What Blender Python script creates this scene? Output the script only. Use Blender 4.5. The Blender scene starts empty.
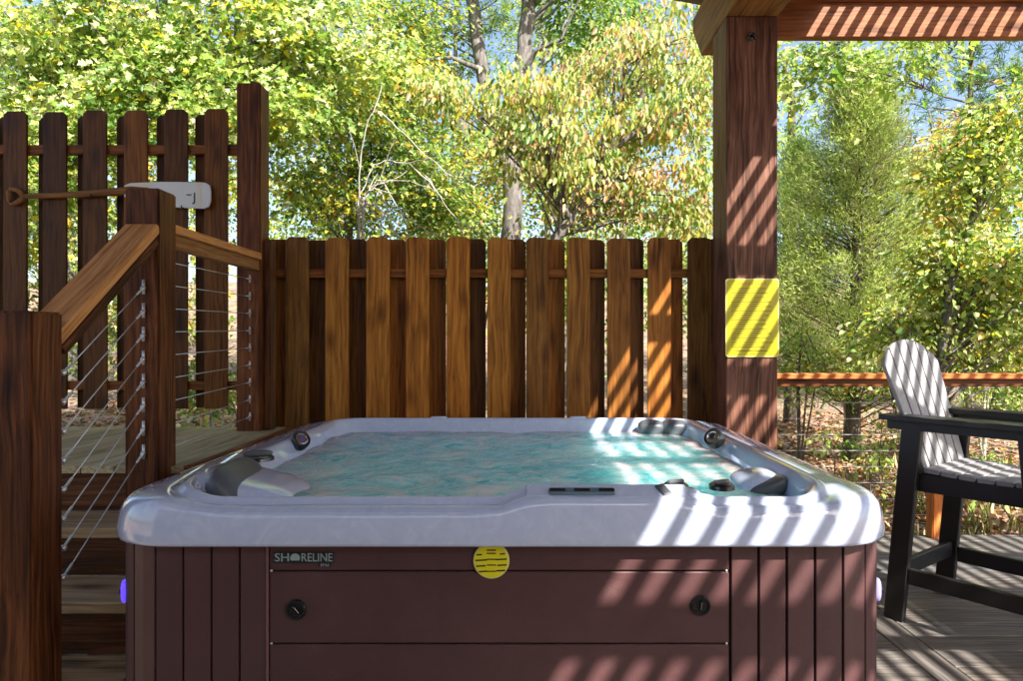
import bpy, bmesh, math, random
import numpy as np
from mathutils import Vector, Matrix, Euler

# ------------------------------------------------------------------ camera
SC = bpy.context.scene
COL = SC.collection
H, F = 1.33, 682.67
CX, CY = 525.0, 341.0
cam_d = bpy.data.cameras.new("camera")
cam_d.sensor_width = 36.0
cam_d.lens = 24.0
cam_d.shift_x = -(CX - 512.0) / 1024.0
cam_d.clip_start = 0.05
cam_d.clip_end = 1500
cam = bpy.data.objects.new("camera", cam_d)
cam.location = (0, 0, H)
cam.rotation_euler = (math.radians(90), 0, 0)
COL.objects.link(cam)
SC.camera = cam

# ------------------------------------------------------------------ world, sun, exposure
SUNV = Vector((0.60, -0.90, 1.0)).normalized()
elev = math.asin(SUNV.z)
world = bpy.data.worlds.new("World")
SC.world = world
world.use_nodes = True
wn = world.node_tree
sky = wn.nodes.new("ShaderNodeTexSky")
sky.sky_type = 'NISHITA'
sky.sun_disc = False
sky.sun_elevation = elev
sky.sun_rotation = math.atan2(SUNV.x, SUNV.y)
sky.air_density = 1.0
sky.dust_density = 2.6
sky.ozone_density = 1.0
wn.links.new(sky.outputs[0], wn.nodes["Background"].inputs[0])
wn.nodes["Background"].inputs[1].default_value = 0.105
sun_d = bpy.data.lights.new("sun", 'SUN')
sun_d.energy = 5.0
sun_d.angle = math.radians(0.42)
sun_d.color = (1.0, 0.95, 0.86)
sun = bpy.data.objects.new("sun", sun_d)
sun.rotation_euler = (-SUNV).to_track_quat('-Z', 'Y').to_euler()
sun.location = SUNV * 30
COL.objects.link(sun)
SC.view_settings.view_transform = 'Standard'
SC.view_settings.look = 'None'
SC.view_settings.exposure = 1.6
SC.view_settings.gamma = 1.0
SC.view_settings.use_curve_mapping = False
SC.cycles.use_denoising = True
SC.cycles.max_bounces = 6
SC.cycles.diffuse_bounces = 4
SC.cycles.transmission_bounces = 6
SC.cycles.transparent_max_bounces = 8
SC.cycles.sample_clamp_indirect = 6.0
try:
    SC.cycles.use_fast_gi = False
except Exception:
    pass

rng = np.random.default_rng(7)
random.seed(7)


def P(px, py, Y):
    """world point seen at a place of the photograph at depth Y"""
    return Vector(((px - CX) * Y / F, Y, H + (CY - py) * Y / F))


def PX(px, Y):
    return (px - CX) * Y / F


# ------------------------------------------------------------------ materials
def new_mat(name):
    m = bpy.data.materials.new(name)
    m.use_nodes = True
    nt = m.node_tree
    return m, nt, nt.nodes["Principled BSDF"]


def N(nt, typ, **kw):
    n = nt.nodes.new(typ)
    for k, v in kw.items():
        if k.startswith("i_"):
            key = k[2:]
            key = int(key) if key.isdigit() else key
            n.inputs[key].default_value = v
        else:
            setattr(n, k, v)
    return n


def ramp(nt, stops):
    r = nt.nodes.new("ShaderNodeValToRGB")
    e = r.color_ramp.elements
    while len(e) < len(stops):
        e.new(0.5)
    for i, (p, c) in enumerate(stops):
        e[i].position = p
        e[i].color = (*c, 1)
    return r


def c3(c, k=1.0):
    return tuple(x * k for x in c)


def wood_mat(name, dark, mid, light, axis, rough=0.55, knots=True, grain=1.0, spec=0.22):
    """stained or weathered timber; the grain runs along the given local axis"""
    m, nt, bs = new_mat(name)
    L = nt.links.new
    tc = N(nt, "ShaderNodeTexCoord")
    oi = N(nt, "ShaderNodeObjectInfo")
    mul = N(nt, "ShaderNodeVectorMath", operation='SCALE')
    comb = N(nt, "ShaderNodeCombineXYZ", i_0=17.0, i_1=31.0, i_2=23.0)
    L(comb.outputs[0], mul.inputs[0])
    L(oi.outputs["Random"], mul.inputs["Scale"])
    add = N(nt, "ShaderNodeVectorMath", operation='ADD')
    L(tc.outputs["Object"], add.inputs[0])
    L(mul.outputs[0], add.inputs[1])
    # slow warp so that grain lines wander
    wrp = N(nt, "ShaderNodeTexNoise", i_Scale=2.2, i_Detail=2.0)
    L(add.outputs[0], wrp.inputs["Vector"])
    wsc = N(nt, "ShaderNodeVectorMath", operation='SCALE')
    wsc.inputs["Scale"].default_value = 0.05
    L(wrp.outputs["Color"], wsc.inputs[0])
    add2 = N(nt, "ShaderNodeVectorMath", operation='ADD')
    L(add.outputs[0], add2.inputs[0])
    L(wsc.outputs[0], add2.inputs[1])
    s = [75.0, 75.0, 75.0]
    s[axis] = 2.4
    mp = N(nt, "ShaderNodeMapping")
    mp.inputs["Scale"].default_value = s
    L(add2.outputs[0], mp.inputs["Vector"])
    n1 = N(nt, "ShaderNodeTexNoise", i_Scale=1.0, i_Detail=7.0, i_Roughness=0.62, i_Distortion=0.4)
    L(mp.outputs[0], n1.inputs["Vector"])
    s2 = [9.0, 9.0, 9.0]
    s2[axis] = 1.6
    mp2 = N(nt, "ShaderNodeMapping")
    mp2.inputs["Scale"].default_value = s2
    L(add2.outputs[0], mp2.inputs["Vector"])
    n2 = N(nt, "ShaderNodeTexNoise", i_Scale=1.0, i_Detail=4.0, i_Roughness=0.6)
    L(mp2.outputs[0], n2.inputs["Vector"])
    mixf = N(nt, "ShaderNodeMath", operation='MULTIPLY_ADD')
    mixf.inputs[1].default_value = 0.68
    L(n1.outputs["Fac"], mixf.inputs[0])
    m2 = N(nt, "ShaderNodeMath", operation='MULTIPLY')
    m2.inputs[1].default_value = 0.32
    L(n2.outputs["Fac"], m2.inputs[0])
    L(m2.outputs[0], mixf.inputs[2])
    s4 = [1.0, 1.0, 1.0]
    s4[axis] = 0.07
    mp4 = N(nt, "ShaderNodeMapping")
    mp4.inputs["Scale"].default_value = s4
    mp4.inputs["Rotation"].default_value = (0.3, 0.3, 0.75)
    L(add2.outputs[0], mp4.inputs["Vector"])
    wv_ = N(nt, "ShaderNodeTexWave", wave_type='RINGS', rings_direction='XYZ'[axis], i_Scale=16.0, i_Distortion=7.0, i_Detail=4.0)
    wv_.inputs["Detail Scale"].default_value = 1.6
    L(mp4.outputs[0], wv_.inputs["Vector"])
    wa = N(nt, "ShaderNodeMath", operation='MULTIPLY_ADD')
    wa.inputs[1].default_value = 0.055
    wa.inputs[2].default_value = -0.027
    L(wv_.outputs["Fac"], wa.inputs[0])
    mixg = N(nt, "ShaderNodeMath", operation='ADD')
    L(mixf.outputs[0], mixg.inputs[0])
    L(wa.outputs[0], mixg.inputs[1])
    mixf = mixg
    rp = ramp(nt, [(0.36, dark), (0.5, mid), (0.65, light)])
    L(mixf.outputs[0], rp.inputs[0])
    col = rp.outputs[0]
    if knots:
        s3 = [7.0, 7.0, 7.0]
        s3[axis] = 2.6
        mp3 = N(nt, "ShaderNodeMapping")
        mp3.inputs["Scale"].default_value = s3
        L(add2.outputs[0], mp3.inputs["Vector"])
        vo = N(nt, "ShaderNodeTexVoronoi", i_Scale=1.0)
        L(mp3.outputs[0], vo.inputs["Vector"])
        kr = ramp(nt, [(0.05, (0.25, 0.22, 0.2)), (0.16, (0.6, 0.55, 0.5)), (0.3, (1, 1, 1))])
        L(vo.outputs["Distance"], kr.inputs[0])
        mk = N(nt, "ShaderNodeMix", data_type='RGBA', blend_type='MULTIPLY')
        mk.inputs[0].default_value = 0.85
        L(col, mk.inputs[6])
        L(kr.outputs[0], mk.inputs[7])
        col = mk.outputs[2]
    mo = N(nt, "ShaderNodeMix", data_type='RGBA', blend_type='MULTIPLY')
    mo.inputs[0].default_value = 1.0
    L(col, mo.inputs[6])
    L(oi.outputs["Color"], mo.inputs[7])
    L(mo.outputs[2], bs.inputs["Base Color"])
    bs.inputs["Roughness"].default_value = rough
    bs.inputs["Specular IOR Level"].default_value = spec
    bp = N(nt, "ShaderNodeBump")
    bp.inputs["Strength"].default_value = 0.45 * grain
    bp.inputs["Distance"].default_value = 0.004
    L(n1.outputs["Fac"], bp.inputs["Height"])
    L(bp.outputs[0], bs.inputs["Normal"])
    return m


WOODS = {}


def wood(key, axis):
    k = (key, axis)
    if k not in WOODS:
        spec = {
            'cedar': ((0.13, 0.047, 0.008), (0.34, 0.138, 0.022), (0.52, 0.235, 0.042)),
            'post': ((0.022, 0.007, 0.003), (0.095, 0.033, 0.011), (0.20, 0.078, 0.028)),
            'column': ((0.024, 0.009, 0.006), (0.125, 0.052, 0.033), (0.26, 0.122, 0.082)),
            'rail': ((0.30, 0.13, 0.040), (0.56, 0.27, 0.095), (0.70, 0.38, 0.16)),
            'beam': ((0.10, 0.034, 0.012), (0.26, 0.095, 0.036), (0.38, 0.15, 0.06)),
            'golden': ((0.14, 0.085, 0.018), (0.30, 0.20, 0.050), (0.44, 0.30, 0.085)),
            'deckgrey': ((0.070, 0.060, 0.054), (0.135, 0.119, 0.107), (0.21, 0.19, 0.172)),
            'decktan': ((0.30, 0.23, 0.12), (0.52, 0.42, 0.235), (0.64, 0.54, 0.33)),
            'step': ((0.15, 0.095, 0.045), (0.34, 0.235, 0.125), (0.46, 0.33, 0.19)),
            'paddle': ((0.10, 0.045, 0.015), (0.22, 0.105, 0.036), (0.32, 0.165, 0.06)),
        }[key]
        WOODS[k] = wood_mat(f"{key}_wood_{'xyz'[axis]}", *spec, axis,
                            knots=key in ('cedar', 'post', 'column', 'beam', 'step'),
                            rough=0.5 if key in ('cedar', 'post', 'column', 'beam') else 0.7)
    return WOODS[k]


def plain(name, col, rough=0.5, metal=0.0, spec=0.5, coat=0.0, noise=0.0, nscale=30.0, bump=0.0, emit=None, estr=0.0):
    m, nt, bs = new_mat(name)
    L = nt.links.new
    bs.inputs["Base Color"].default_value = (*col, 1)
    bs.inputs["Roughness"].default_value = rough
    bs.inputs["Metallic"].default_value = metal
    bs.inputs["Specular IOR Level"].default_value = spec
    bs.inputs["Coat Weight"].default_value = coat
    bs.inputs["Coat Roughness"].default_value = 0.08
    if emit:
        bs.inputs["Emission Color"].default_value = (*emit, 1)
        bs.inputs["Emission Strength"].default_value = estr
    if noise or bump:
        tc = N(nt, "ShaderNodeTexCoord")
        n = N(nt, "ShaderNodeTexNoise", i_Scale=nscale, i_Detail=5.0, i_Roughness=0.6)
        L(tc.outputs["Object"], n.inputs["Vector"])
        if noise:
            r = ramp(nt, [(0.3, c3(col, 1 - noise)), (0.7, c3(col, 1 + noise))])
            L(n.outputs["Fac"], r.inputs[0])
            L(r.outputs[0], bs.inputs["Base Color"])
        if bump:
            b = N(nt, "ShaderNodeBump")
            b.inputs["Strength"].default_value = bump
            b.inputs["Distance"].default_value = 0.003
            L(n.outputs["Fac"], b.inputs["Height"])
            L(b.outputs[0], bs.inputs["Normal"])
    return m


def acrylic_mat():
    m, nt, bs = new_mat("acrylic_shell")
    L = nt.links.new
    tc = N(nt, "ShaderNodeTexCoord")
    n = N(nt, "ShaderNodeTexNoise", i_Scale=13.0, i_Detail=8.0, i_Roughness=0.65, i_Distortion=1.8)
    L(tc.outputs["Object"], n.inputs["Vector"])
    r = ramp(nt, [(0.3, (0.49, 0.56, 0.76)), (0.55, (0.55, 0.62, 0.81)), (0.75, (0.66, 0.71, 0.86))])
    L(n.outputs["Fac"], r.inputs[0])
    L(r.outputs[0], bs.inputs["Base Color"])
    bs.inputs["Roughness"].default_value = 0.16
    bs.inputs["Coat Weight"].default_value = 1.0
    bs.inputs["Coat Roughness"].default_value = 0.03
    n2 = N(nt, "ShaderNodeTexNoise", i_Scale=70.0, i_Detail=4.0)
    L(tc.outputs["Object"], n2.inputs["Vector"])
    rr = N(nt, "ShaderNodeMapRange", i_1=0.3, i_2=0.7, i_3=0.06, i_4=0.16)
    L(n2.outputs["Fac"], rr.inputs[0])
    L(rr.outputs[0], bs.inputs["Roughness"])
    return m


def skirt_mat():
    m, nt, bs = new_mat("skirt_plastic")
    L = nt.links.new
    tc = N(nt, "ShaderNodeTexCoord")
    oi = N(nt, "ShaderNodeObjectInfo")
    mp = N(nt, "ShaderNodeMapping")
    mp.inputs["Scale"].default_value = (170, 170, 170)
    L(tc.outputs["Object"], mp.inputs["Vector"])
    n = N(nt, "ShaderNodeTexNoise", i_Scale=1.0, i_Detail=4.0, i_Roughness=0.7)
    L(mp.outputs[0], n.inputs["Vector"])
    n3 = N(nt, "ShaderNodeTexNoise", i_Scale=5.0, i_Detail=5.0, i_Roughness=0.65)
    L(tc.outputs["Object"], n3.inputs["Vector"])
    r = ramp(nt, [(0.3, (0.062, 0.026, 0.027)), (0.6, (0.090, 0.040, 0.041)), (0.78, (0.14, 0.073, 0.074))])
    ad = N(nt, "ShaderNodeMath", operation='MULTIPLY_ADD')
    ad.inputs[1].default_value = 0.3
    L(n.outputs["Fac"], ad.inputs[0])
    m2 = N(nt, "ShaderNodeMath", operation='MULTIPLY')
    m2.inputs[1].default_value = 0.7
    L(n3.outputs["Fac"], m2.inputs[0])
    L(m2.outputs[0], ad.inputs[2])
    L(ad.outputs[0], r.inputs[0])
    mo = N(nt, "ShaderNodeMix", data_type='RGBA', blend_type='MULTIPLY')
    mo.inputs[0].default_value = 1.0
    L(r.outputs[0], mo.inputs[6])
    L(oi.outputs["Color"], mo.inputs[7])
    L(mo.outputs[2], bs.inputs["Base Color"])
    bs.inputs["Roughness"].default_value = 0.42
    bp = N(nt, "ShaderNodeBump")
    bp.inputs["Strength"].default_value = 0.25
    bp.inputs["Distance"].default_value = 0.002
    L(n.outputs["Fac"], bp.inputs["Height"])
    L(bp.outputs[0], bs.inputs["Normal"])
    return m


def water_mat():
    """aerated spa water: scattering body with a wet, ruffled surface and lace of foam"""
    m, nt, bs = new_mat("spa_water")
    L = nt.links.new
    tc = N(nt, "ShaderNodeTexCoord")
    mp = N(nt, "ShaderNodeMapping")
    mp.inputs["Scale"].default_value = (1.0, 1.35, 1.0)
    L(tc.outputs["Object"], mp.inputs["Vector"])
    n = N(nt, "ShaderNodeTexNoise", i_Scale=2.6, i_Detail=10.0, i_Roughness=0.62, i_Distortion=3.2)
    L(mp.outputs[0], n.inputs["Vector"])
    r = ramp(nt, [(0.34, (0.05, 0.52, 0.60)), (0.45, (0.22, 0.77, 0.83)), (0.54, (0.42, 0.90, 0.93)), (0.66, (0.76, 0.97, 0.98))])
    L(n.outputs["Fac"], r.inputs[0])
    # thin foam lines
    nf = N(nt, "ShaderNodeTexNoise", i_Scale=9.0, i_Detail=8.0, i_Roughness=0.66, i_Distortion=2.8)
    L(mp.outputs[0], nf.inputs["Vector"])
    ab = N(nt, "ShaderNodeMath", operation='SUBTRACT')
    ab.inputs[1].default_value = 0.5
    L(nf.outputs["Fac"], ab.inputs[0])
    ab2 = N(nt, "ShaderNodeMath", operation='ABSOLUTE')
    L(ab.outputs[0], ab2.inputs[0])
    fr = ramp(nt, [(0.0, (0.55, 0.55, 0.55)), (0.035, (0.12, 0.12, 0.12)), (0.09, (0, 0, 0))])
    L(ab2.outputs[0], fr.inputs[0])
    mx = N(nt, "ShaderNodeMix", data_type='RGBA')
    L(fr.outputs[0], mx.inputs[0])
    L(r.outputs[0], mx.inputs[6])
    mx.inputs[7].default_value = (0.86, 0.94, 0.93, 1)
    L(mx.outputs[2], bs.inputs["Base Color"])
    bs.inputs["Roughness"].default_value = 0.05
    bs.inputs["IOR"].default_value = 1.33
    bs.inputs["Specular IOR Level"].default_value = 0.35
    bs.inputs["Subsurface Weight"].default_value = 1.0
    bs.inputs["Subsurface Radius"].default_value = (0.4, 1.0, 1.0)
    bs.inputs["Subsurface Scale"].default_value = 0.55
    n2 = N(nt, "ShaderNodeTexNoise", i_Scale=19.0, i_Detail=6.0, i_Distortion=1.4)
    L(mp.outputs[0], n2.inputs["Vector"])
    bp = N(nt, "ShaderNodeBump")
    bp.inputs["Strength"].default_value = 0.7
    bp.inputs["Distance"].default_value = 0.016
    L(n2.outputs["Fac"], bp.inputs["Height"])
    L(bp.outputs[0], bs.inputs["Normal"])
    return m


def leaf_mat(name, trans=0.48, rough=0.38, gloss=0.5):
    m, nt, bs = new_mat(name)
    L = nt.links.new
    at = N(nt, "ShaderNodeAttribute", attribute_name="leafcol")
    L(at.outputs["Color"], bs.inputs["Base Color"])
    bs.inputs["Roughness"].default_value = rough
    bs.inputs["Specular IOR Level"].default_value = gloss
    tr = N(nt, "ShaderNodeBsdfTranslucent")
    hs = N(nt, "ShaderNodeHueSaturation")
    hs.inputs["Saturation"].default_value = 1.1
    hs.inputs["Value"].default_value = 1.25
    L(at.outputs["Color"], hs.inputs["Color"])
    L(hs.outputs[0], tr.inputs[0])
    mx = N(nt, "ShaderNodeMixShader")
    mx.inputs[0].default_value = trans
    L(bs.outputs[0], mx.inputs[1])
    L(tr.outputs[0], mx.inputs[2])
    L(mx.outputs[0], nt.nodes["Material Output"].inputs[0])
    return m


def bark_mat(name, a, b, c):
    m, nt, bs = new_mat(name)
    L = nt.links.new
    tc = N(nt, "ShaderNodeTexCoord")
    mp = N(nt, "ShaderNodeMapping")
    mp.inputs["Scale"].default_value = (22, 22, 6)
    L(tc.outputs["Object"], mp.inputs["Vector"])
    n = N(nt, "ShaderNodeTexNoise", i_Scale=1.0, i_Detail=8.0, i_Roughness=0.7, i_Distortion=0.6)
    L(mp.outputs[0], n.inputs["Vector"])
    r = ramp(nt, [(0.34, a), (0.52, b), (0.7, c)])
    L(n.outputs["Fac"], r.inputs[0])
    L(r.outputs[0], bs.inputs["Base Color"])
    bs.inputs["Roughness"].default_value = 0.9
    bp = N(nt, "ShaderNodeBump")
    bp.inputs["Strength"].default_value = 0.9
    bp.inputs["Distance"].default_value = 0.02
    L(n.outputs["Fac"], bp.inputs["Height"])
    L(bp.outputs[0], bs.inputs["Normal"])
    return m


def ground_mat():
    m, nt, bs = new_mat("forest_floor")
    L = nt.links.new
    tc = N(nt, "ShaderNodeTexCoord")
    n = N(nt, "ShaderNodeTexNoise", i_Scale=1.1, i_Detail=10.0, i_Roughness=0.7)
    L(tc.outputs["Object"], n.inputs["Vector"])
    v = N(nt, "ShaderNodeTexVoronoi", i_Scale=14.0)
    L(tc.outputs["Object"], v.inputs["Vector"])
    r = ramp(nt, [(0.32, (0.075, 0.055, 0.034)), (0.47, (0.20, 0.135, 0.085)), (0.58, (0.31, 0.21, 0.14)), (0.72, (0.27, 0.235, 0.12))])
    L(n.outputs["Fac"], r.inputs[0])
    hs = N(nt, "ShaderNodeMix", data_type='RGBA', blend_type='OVERLAY')
    hs.inputs[0].default_value = 0.35
    L(r.outputs[0], hs.inputs[6])
    L(v.outputs["Color"], hs.inputs[7])
    L(hs.outputs[2], bs.inputs["Base Color"])
    bs.inputs["Roughness"].default_value = 0.95
    bp = N(nt, "ShaderNodeBump")
    bp.inputs["Strength"].default_value = 0.8
    bp.inputs["Distance"].default_value = 0.04
    L(v.outputs["Distance"], bp.inputs["Height"])
    L(bp.outputs[0], bs.inputs["Normal"])
    return m


M_ACR = acrylic_mat()
M_SKIRT = skirt_mat()
M_WATER = water_mat()
M_BLACKPOLY = plain("black_poly_lumber", (0.010, 0.0095, 0.010), 0.45, noise=0.25, nscale=60, bump=0.15)
M_GREYPOLY = plain("grey_poly_lumber", (0.27, 0.26, 0.265), 0.55, noise=0.18, nscale=35, bump=0.15)
M_BLACK = plain("black_plastic", (0.012, 0.012, 0.013), 0.22, coat=0.4)
M_DARKGAP = plain("dark_backing", (0.012, 0.009, 0.009), 0.8)
M_PILLOW = plain("pillow_vinyl", (0.085, 0.092, 0.105), 0.38, noise=0.12, nscale=18, bump=0.06)
M_STEEL = plain("steel_cable", (0.72, 0.72, 0.72), 0.38, metal=0.6)
M_CABLE = plain("weathered_cable", (0.42, 0.42, 0.42), 0.5, metal=0.4)
M_SHADEWALL = plain("grey_shade_wall", (0.30, 0.32, 0.36), 0.7, noise=0.06, nscale=9)
M_CHROME = plain("chrome", (0.72, 0.72, 0.74), 0.14, metal=1.0)
M_WHITEP = plain("white_paddle_paint", (0.66, 0.70, 0.74), 0.35, noise=0.05, nscale=8)
M_CREAM = plain("cream_paddle_edge", (0.70, 0.66, 0.58), 0.4)
M_YELLOW = plain("yellow_sign_plastic", (0.50, 0.43, 0.008), 0.35, noise=0.06, nscale=12)
M_TAG = plain("tag_yellow", (0.74, 0.66, 0.012), 0.4)
M_YEDGE = plain("pale_yellow_border", (0.72, 0.66, 0.20), 0.4)
M_PRINT = plain("dark_print", (0.16, 0.13, 0.008), 0.5)
M_PRINTR = plain("rust_print", (0.48, 0.25, 0.012), 0.5)
M_INK = plain("black_ink", (0.010, 0.010, 0.010), 0.6)
M_LOGO = plain("logo_grey", (0.30, 0.37, 0.36), 0.35)
M_LOGOBK = plain("logo_backing", (0.018, 0.02, 0.024), 0.4)
M_DISPLAY = plain("panel_display", (0.10, 0.17, 0.21), 0.15, coat=0.6)
M_ROOF = plain("brown_roof_panel", (0.15, 0.105, 0.075), 0.5, noise=0.15, nscale=6)
M_LEDV = plain("violet_lamp", (0.10, 0.06, 0.5), 0.3, emit=(0.10, 0.05, 1.0), estr=0.5)
M_LEDW = plain("pale_lamp", (0.30, 0.27, 0.45), 0.3, emit=(0.4, 0.3, 0.9), estr=0.1)
M_LEAF = leaf_mat("broad_leaves")
M_NEEDLE = leaf_mat("cedar_needles", 0.5, 0.6, 0.2)
M_LITTER = leaf_mat("dry_leaves", 0.1, 0.7, 0.2)
M_BARK = bark_mat("oak_bark", (0.06, 0.052, 0.047), (0.145, 0.13, 0.12), (0.25, 0.23, 0.215))
M_BARKD = bark_mat("dark_bark", (0.05, 0.038, 0.03), (0.12, 0.095, 0.075), (0.21, 0.175, 0.145))
M_BARKP = bark_mat("pale_bark", (0.28, 0.25, 0.21), (0.46, 0.43, 0.37), (0.60, 0.57, 0.52))
M_GROUND = ground_mat()

# ------------------------------------------------------------------ object helpers
W = {}


def link(name, data, parent=None, mat=None, M=None, color=None):
    o = bpy.data.objects.new(name, data)
    COL.objects.link(o)
    M = M if M is not None else Matrix.Identity(4)
    W[o] = M
    if parent is not None:
        o.parent = parent
        o.matrix_basis = W[parent].inverted() @ M
    else:
        o.matrix_basis = M
    if mat is not None and data is not None and len(data.materials) == 0:
        data.materials.append(mat)
    if color is not None:
        o.color = (*color, 1) if len(color) == 3 else color
    return o


def thing(name, label, cat, loc=(0, 0, 0), group=None, rotz=0.0, kind=None):
    M = Matrix.Translation(loc) @ Matrix.Rotation(rotz, 4, 'Z')
    o = link(name, None, M=M)
    o["label"] = label
    o["category"] = cat
    if group:
        o["group"] = group
    if kind:
        o["kind"] = kind
    return o


def mesh_from(name, verts, faces, smooth=False):
    me = bpy.data.meshes.new(name)
    me.from_pydata([tuple(v) for v in verts], [], faces)
    me.validate(verbose=False)
    if smooth:
        me.polygons.foreach_set("use_smooth", [True] * len(me.polygons))
    me.update()
    return me


BOXES = {}


def box_mesh(size, bevel, mat, jitter=0):
    key = (tuple(round(s, 4) for s in size), round(bevel, 4), mat.name)
    if key in BOXES:
        return BOXES[key]
    bm = bmesh.new()
    bmesh.ops.create_cube(bm, size=1.0)
    bmesh.ops.scale(bm, vec=size, verts=bm.verts)
    if bevel > 0:
        bmesh.ops.bevel(bm, geom=list(bm.edges), offset=min(bevel, min(size) * 0.45), segments=1, affect='EDGES')
    me = bpy.data.meshes.new("box")
    bm.to_mesh(me)
    bm.free()
    me.materials.append(mat)
    BOXES[key] = me
    return me


def tone(k, warm=0.0):
    return (k * (1 + warm), k, k * (1 - warm))


def box(name, c, size, mat, parent, bevel=0.004, rot=None, color=None):
    """a bevelled board centred at world point c; mat may be a wood key"""
    if isinstance(mat, str):
        mat = wood(mat, int(np.argmax(size)))
    me = box_mesh(size, bevel, mat)
    M = Matrix.Translation(c)
    if rot is not None:
        M = M @ (rot.to_matrix().to_4x4() if isinstance(rot, Euler) else rot)
    return link(name, me, parent, M=M, color=color)


def box2(name, lo, hi, mat, parent, bevel=0.004, color=None):
    lo, hi = Vector(lo), Vector(hi)
    return box(name, (lo + hi) / 2, tuple(hi - lo), mat, parent, bevel, color=color)


def tube_geo(pts, rad, seg=6, cap=True, verts=None, faces=None):
    verts = [] if verts is None else verts
    faces = [] if faces is None else faces
    pts = [Vector(p) for p in pts]
    n = len(pts)
    up = Vector((0.13, 0.21, 0.97))
    base = len(verts)
    for i, p in enumerate(pts):
        t = (pts[min(i + 1, n - 1)] - pts[max(i - 1, 0)])
        t = t.normalized() if t.length > 1e-9 else Vector((0, 0, 1))
        a = t.cross(up)
        if a.length < 0.1:
            a = t.cross(Vector((1, 0, 0)))
        a.normalize()
        b = t.cross(a)
        for k in range(seg):
            th = 2 * math.pi * k / seg
            verts.append(p + (a * math.cos(th) + b * math.sin(th)) * rad[i])
    for i in range(n - 1):
        for k in range(seg):
            k2 = (k + 1) % seg
            faces.append((base + i * seg + k, base + i * seg + k2, base + (i + 1) * seg + k2, base + (i + 1) * seg + k))
    if cap:
        faces.append(tuple(base + k for k in range(seg))[::-1])
        faces.append(tuple(base + (n - 1) * seg + k for k in range(seg)))
    return verts, faces


def tube(name, pts, rad, mat, parent, seg=8, smooth=True):
    o = Vector(pts[0])
    if not hasattr(rad, '__len__'):
        rad = [rad] * len(pts)
    v, f = tube_geo([Vector(p) - o for p in pts], rad, seg)
    me = mesh_from(name, v, f, smooth)
    return link(name, me, parent, mat, Matrix.Translation(o))


def prism(name, outline, depth, mat, parent, M, bevel=0.0, color=None, smooth=False):
    """outline in local XZ, extruded along local +Y by depth"""
    bm = bmesh.new()
    vs = [bm.verts.new((x, 0, z)) for x, z in outline]
    f = bm.faces.new(vs)
    r = bmesh.ops.extrude_face_region(bm, geom=[f])
    bmesh.ops.translate(bm, vec=(0, depth, 0), verts=[g for g in r['geom'] if isinstance(g, bmesh.types.BMVert)])
    bmesh.ops.recalc_face_normals(bm, faces=list(bm.faces))
    if bevel:
        bmesh.ops.bevel(bm, geom=list(bm.edges), offset=bevel, segments=1, affect='EDGES')
    me = bpy.data.meshes.new(name)
    bm.to_mesh(me)
    bm.free()
    return link(name, me, parent, mat, M, color)


def lathe(name, profile, mat, parent, M, seg=28, smooth=True):
    """profile of (radius, height) turned about local Z"""
    v, f = [], []
    for r, z in profile:
        for k in range(seg):
            th = 2 * math.pi * k / seg
            v.append((r * math.cos(th), r * math.sin(th), z))
    for i in range(len(profile) - 1):
        for k in range(seg):
            k2 = (k + 1) % seg
            f.append((i * seg + k, i * seg + k2, (i + 1) * seg + k2, (i + 1) * seg + k))
    f.append(tuple(range(seg))[::-1])
    b = (len(profile) - 1) * seg
    f.append(tuple(b + k for k in range(seg)))
    me = mesh_from(name, v, f, False)
    bm = bmesh.new()
    bm.from_mesh(me)
    bmesh.ops.recalc_face_normals(bm, faces=list(bm.faces))
    for fc in bm.faces:
        fc.smooth = smooth and len(fc.verts) == 4
    bm.to_mesh(me)
    bm.free()
    me.set_sharp_from_angle(angle=math.radians(40))
    return link(name, me, parent, mat, M)


def superell(name, c, r, mat, parent, e=0.6, rot=None, nu=32, nv=18, color=None, warp=None):
    def sp(x, p):
        return math.copysign(abs(x) ** p, x)
    v, f = [], []
    for j in range(nv + 1):
        ph = -math.pi / 2 + math.pi * j / nv
        for i in range(nu):
            th = 2 * math.pi * i / nu
            p = Vector((r[0] * sp(math.cos(ph), e) * sp(math.cos(th), e), r[1] * sp(math.cos(ph), e) * sp(math.sin(th), e), r[2] * sp(math.sin(ph), e)))
            v.append(warp(p) if warp else p)
    for j in range(nv):
        for i in range(nu):
            i2 = (i + 1) % nu
            f.append((j * nu + i, j * nu + i2, (j + 1) * nu + i2, (j + 1) * nu + i))
    me = mesh_from(name, v, f, True)
    M = Matrix.Translation(c)
    if rot is not None:
        M = M @ rot.to_matrix().to_4x4()
    return link(name, me, parent, mat, M, color)


def text_mesh(name, s, size, mat, parent, M, extrude=0.001, align='CENTER', sx=1.0, fit=None):
    cu = bpy.data.curves.new(name, 'FONT')
    cu.body = s
    cu.size = size
    cu.extrude = extrude
    cu.align_x = align
    cu.resolution_u = 3
    t = bpy.data.objects.new(name, cu)
    COL.objects.link(t)
    dg = bpy.context.evaluated_depsgraph_get()
    me = bpy.data.meshes.new_from_object(t.evaluated_get(dg))
    bpy.data.objects.remove(t)
    bpy.data.curves.remove(cu)
    me.materials.clear()
    if fit:
        xs_ = [v.co.x for v in me.vertices]
        k_ = fit / (max(xs_) - min(xs_))
        me.transform(Matrix.Diagonal((k_, 1, 1, 1)) @ Matrix.Translation((-(max(xs_) + min(xs_)) / 2, 0, 0)))
    else:
        me.transform(Matrix.Diagonal((sx, 1, 1, 1)))
    return link(name, me, parent, mat, M)


FACE_CAM = Matrix.Rotation(math.radians(90), 4, 'X')   # local XY sheet stands up facing -Y

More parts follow.
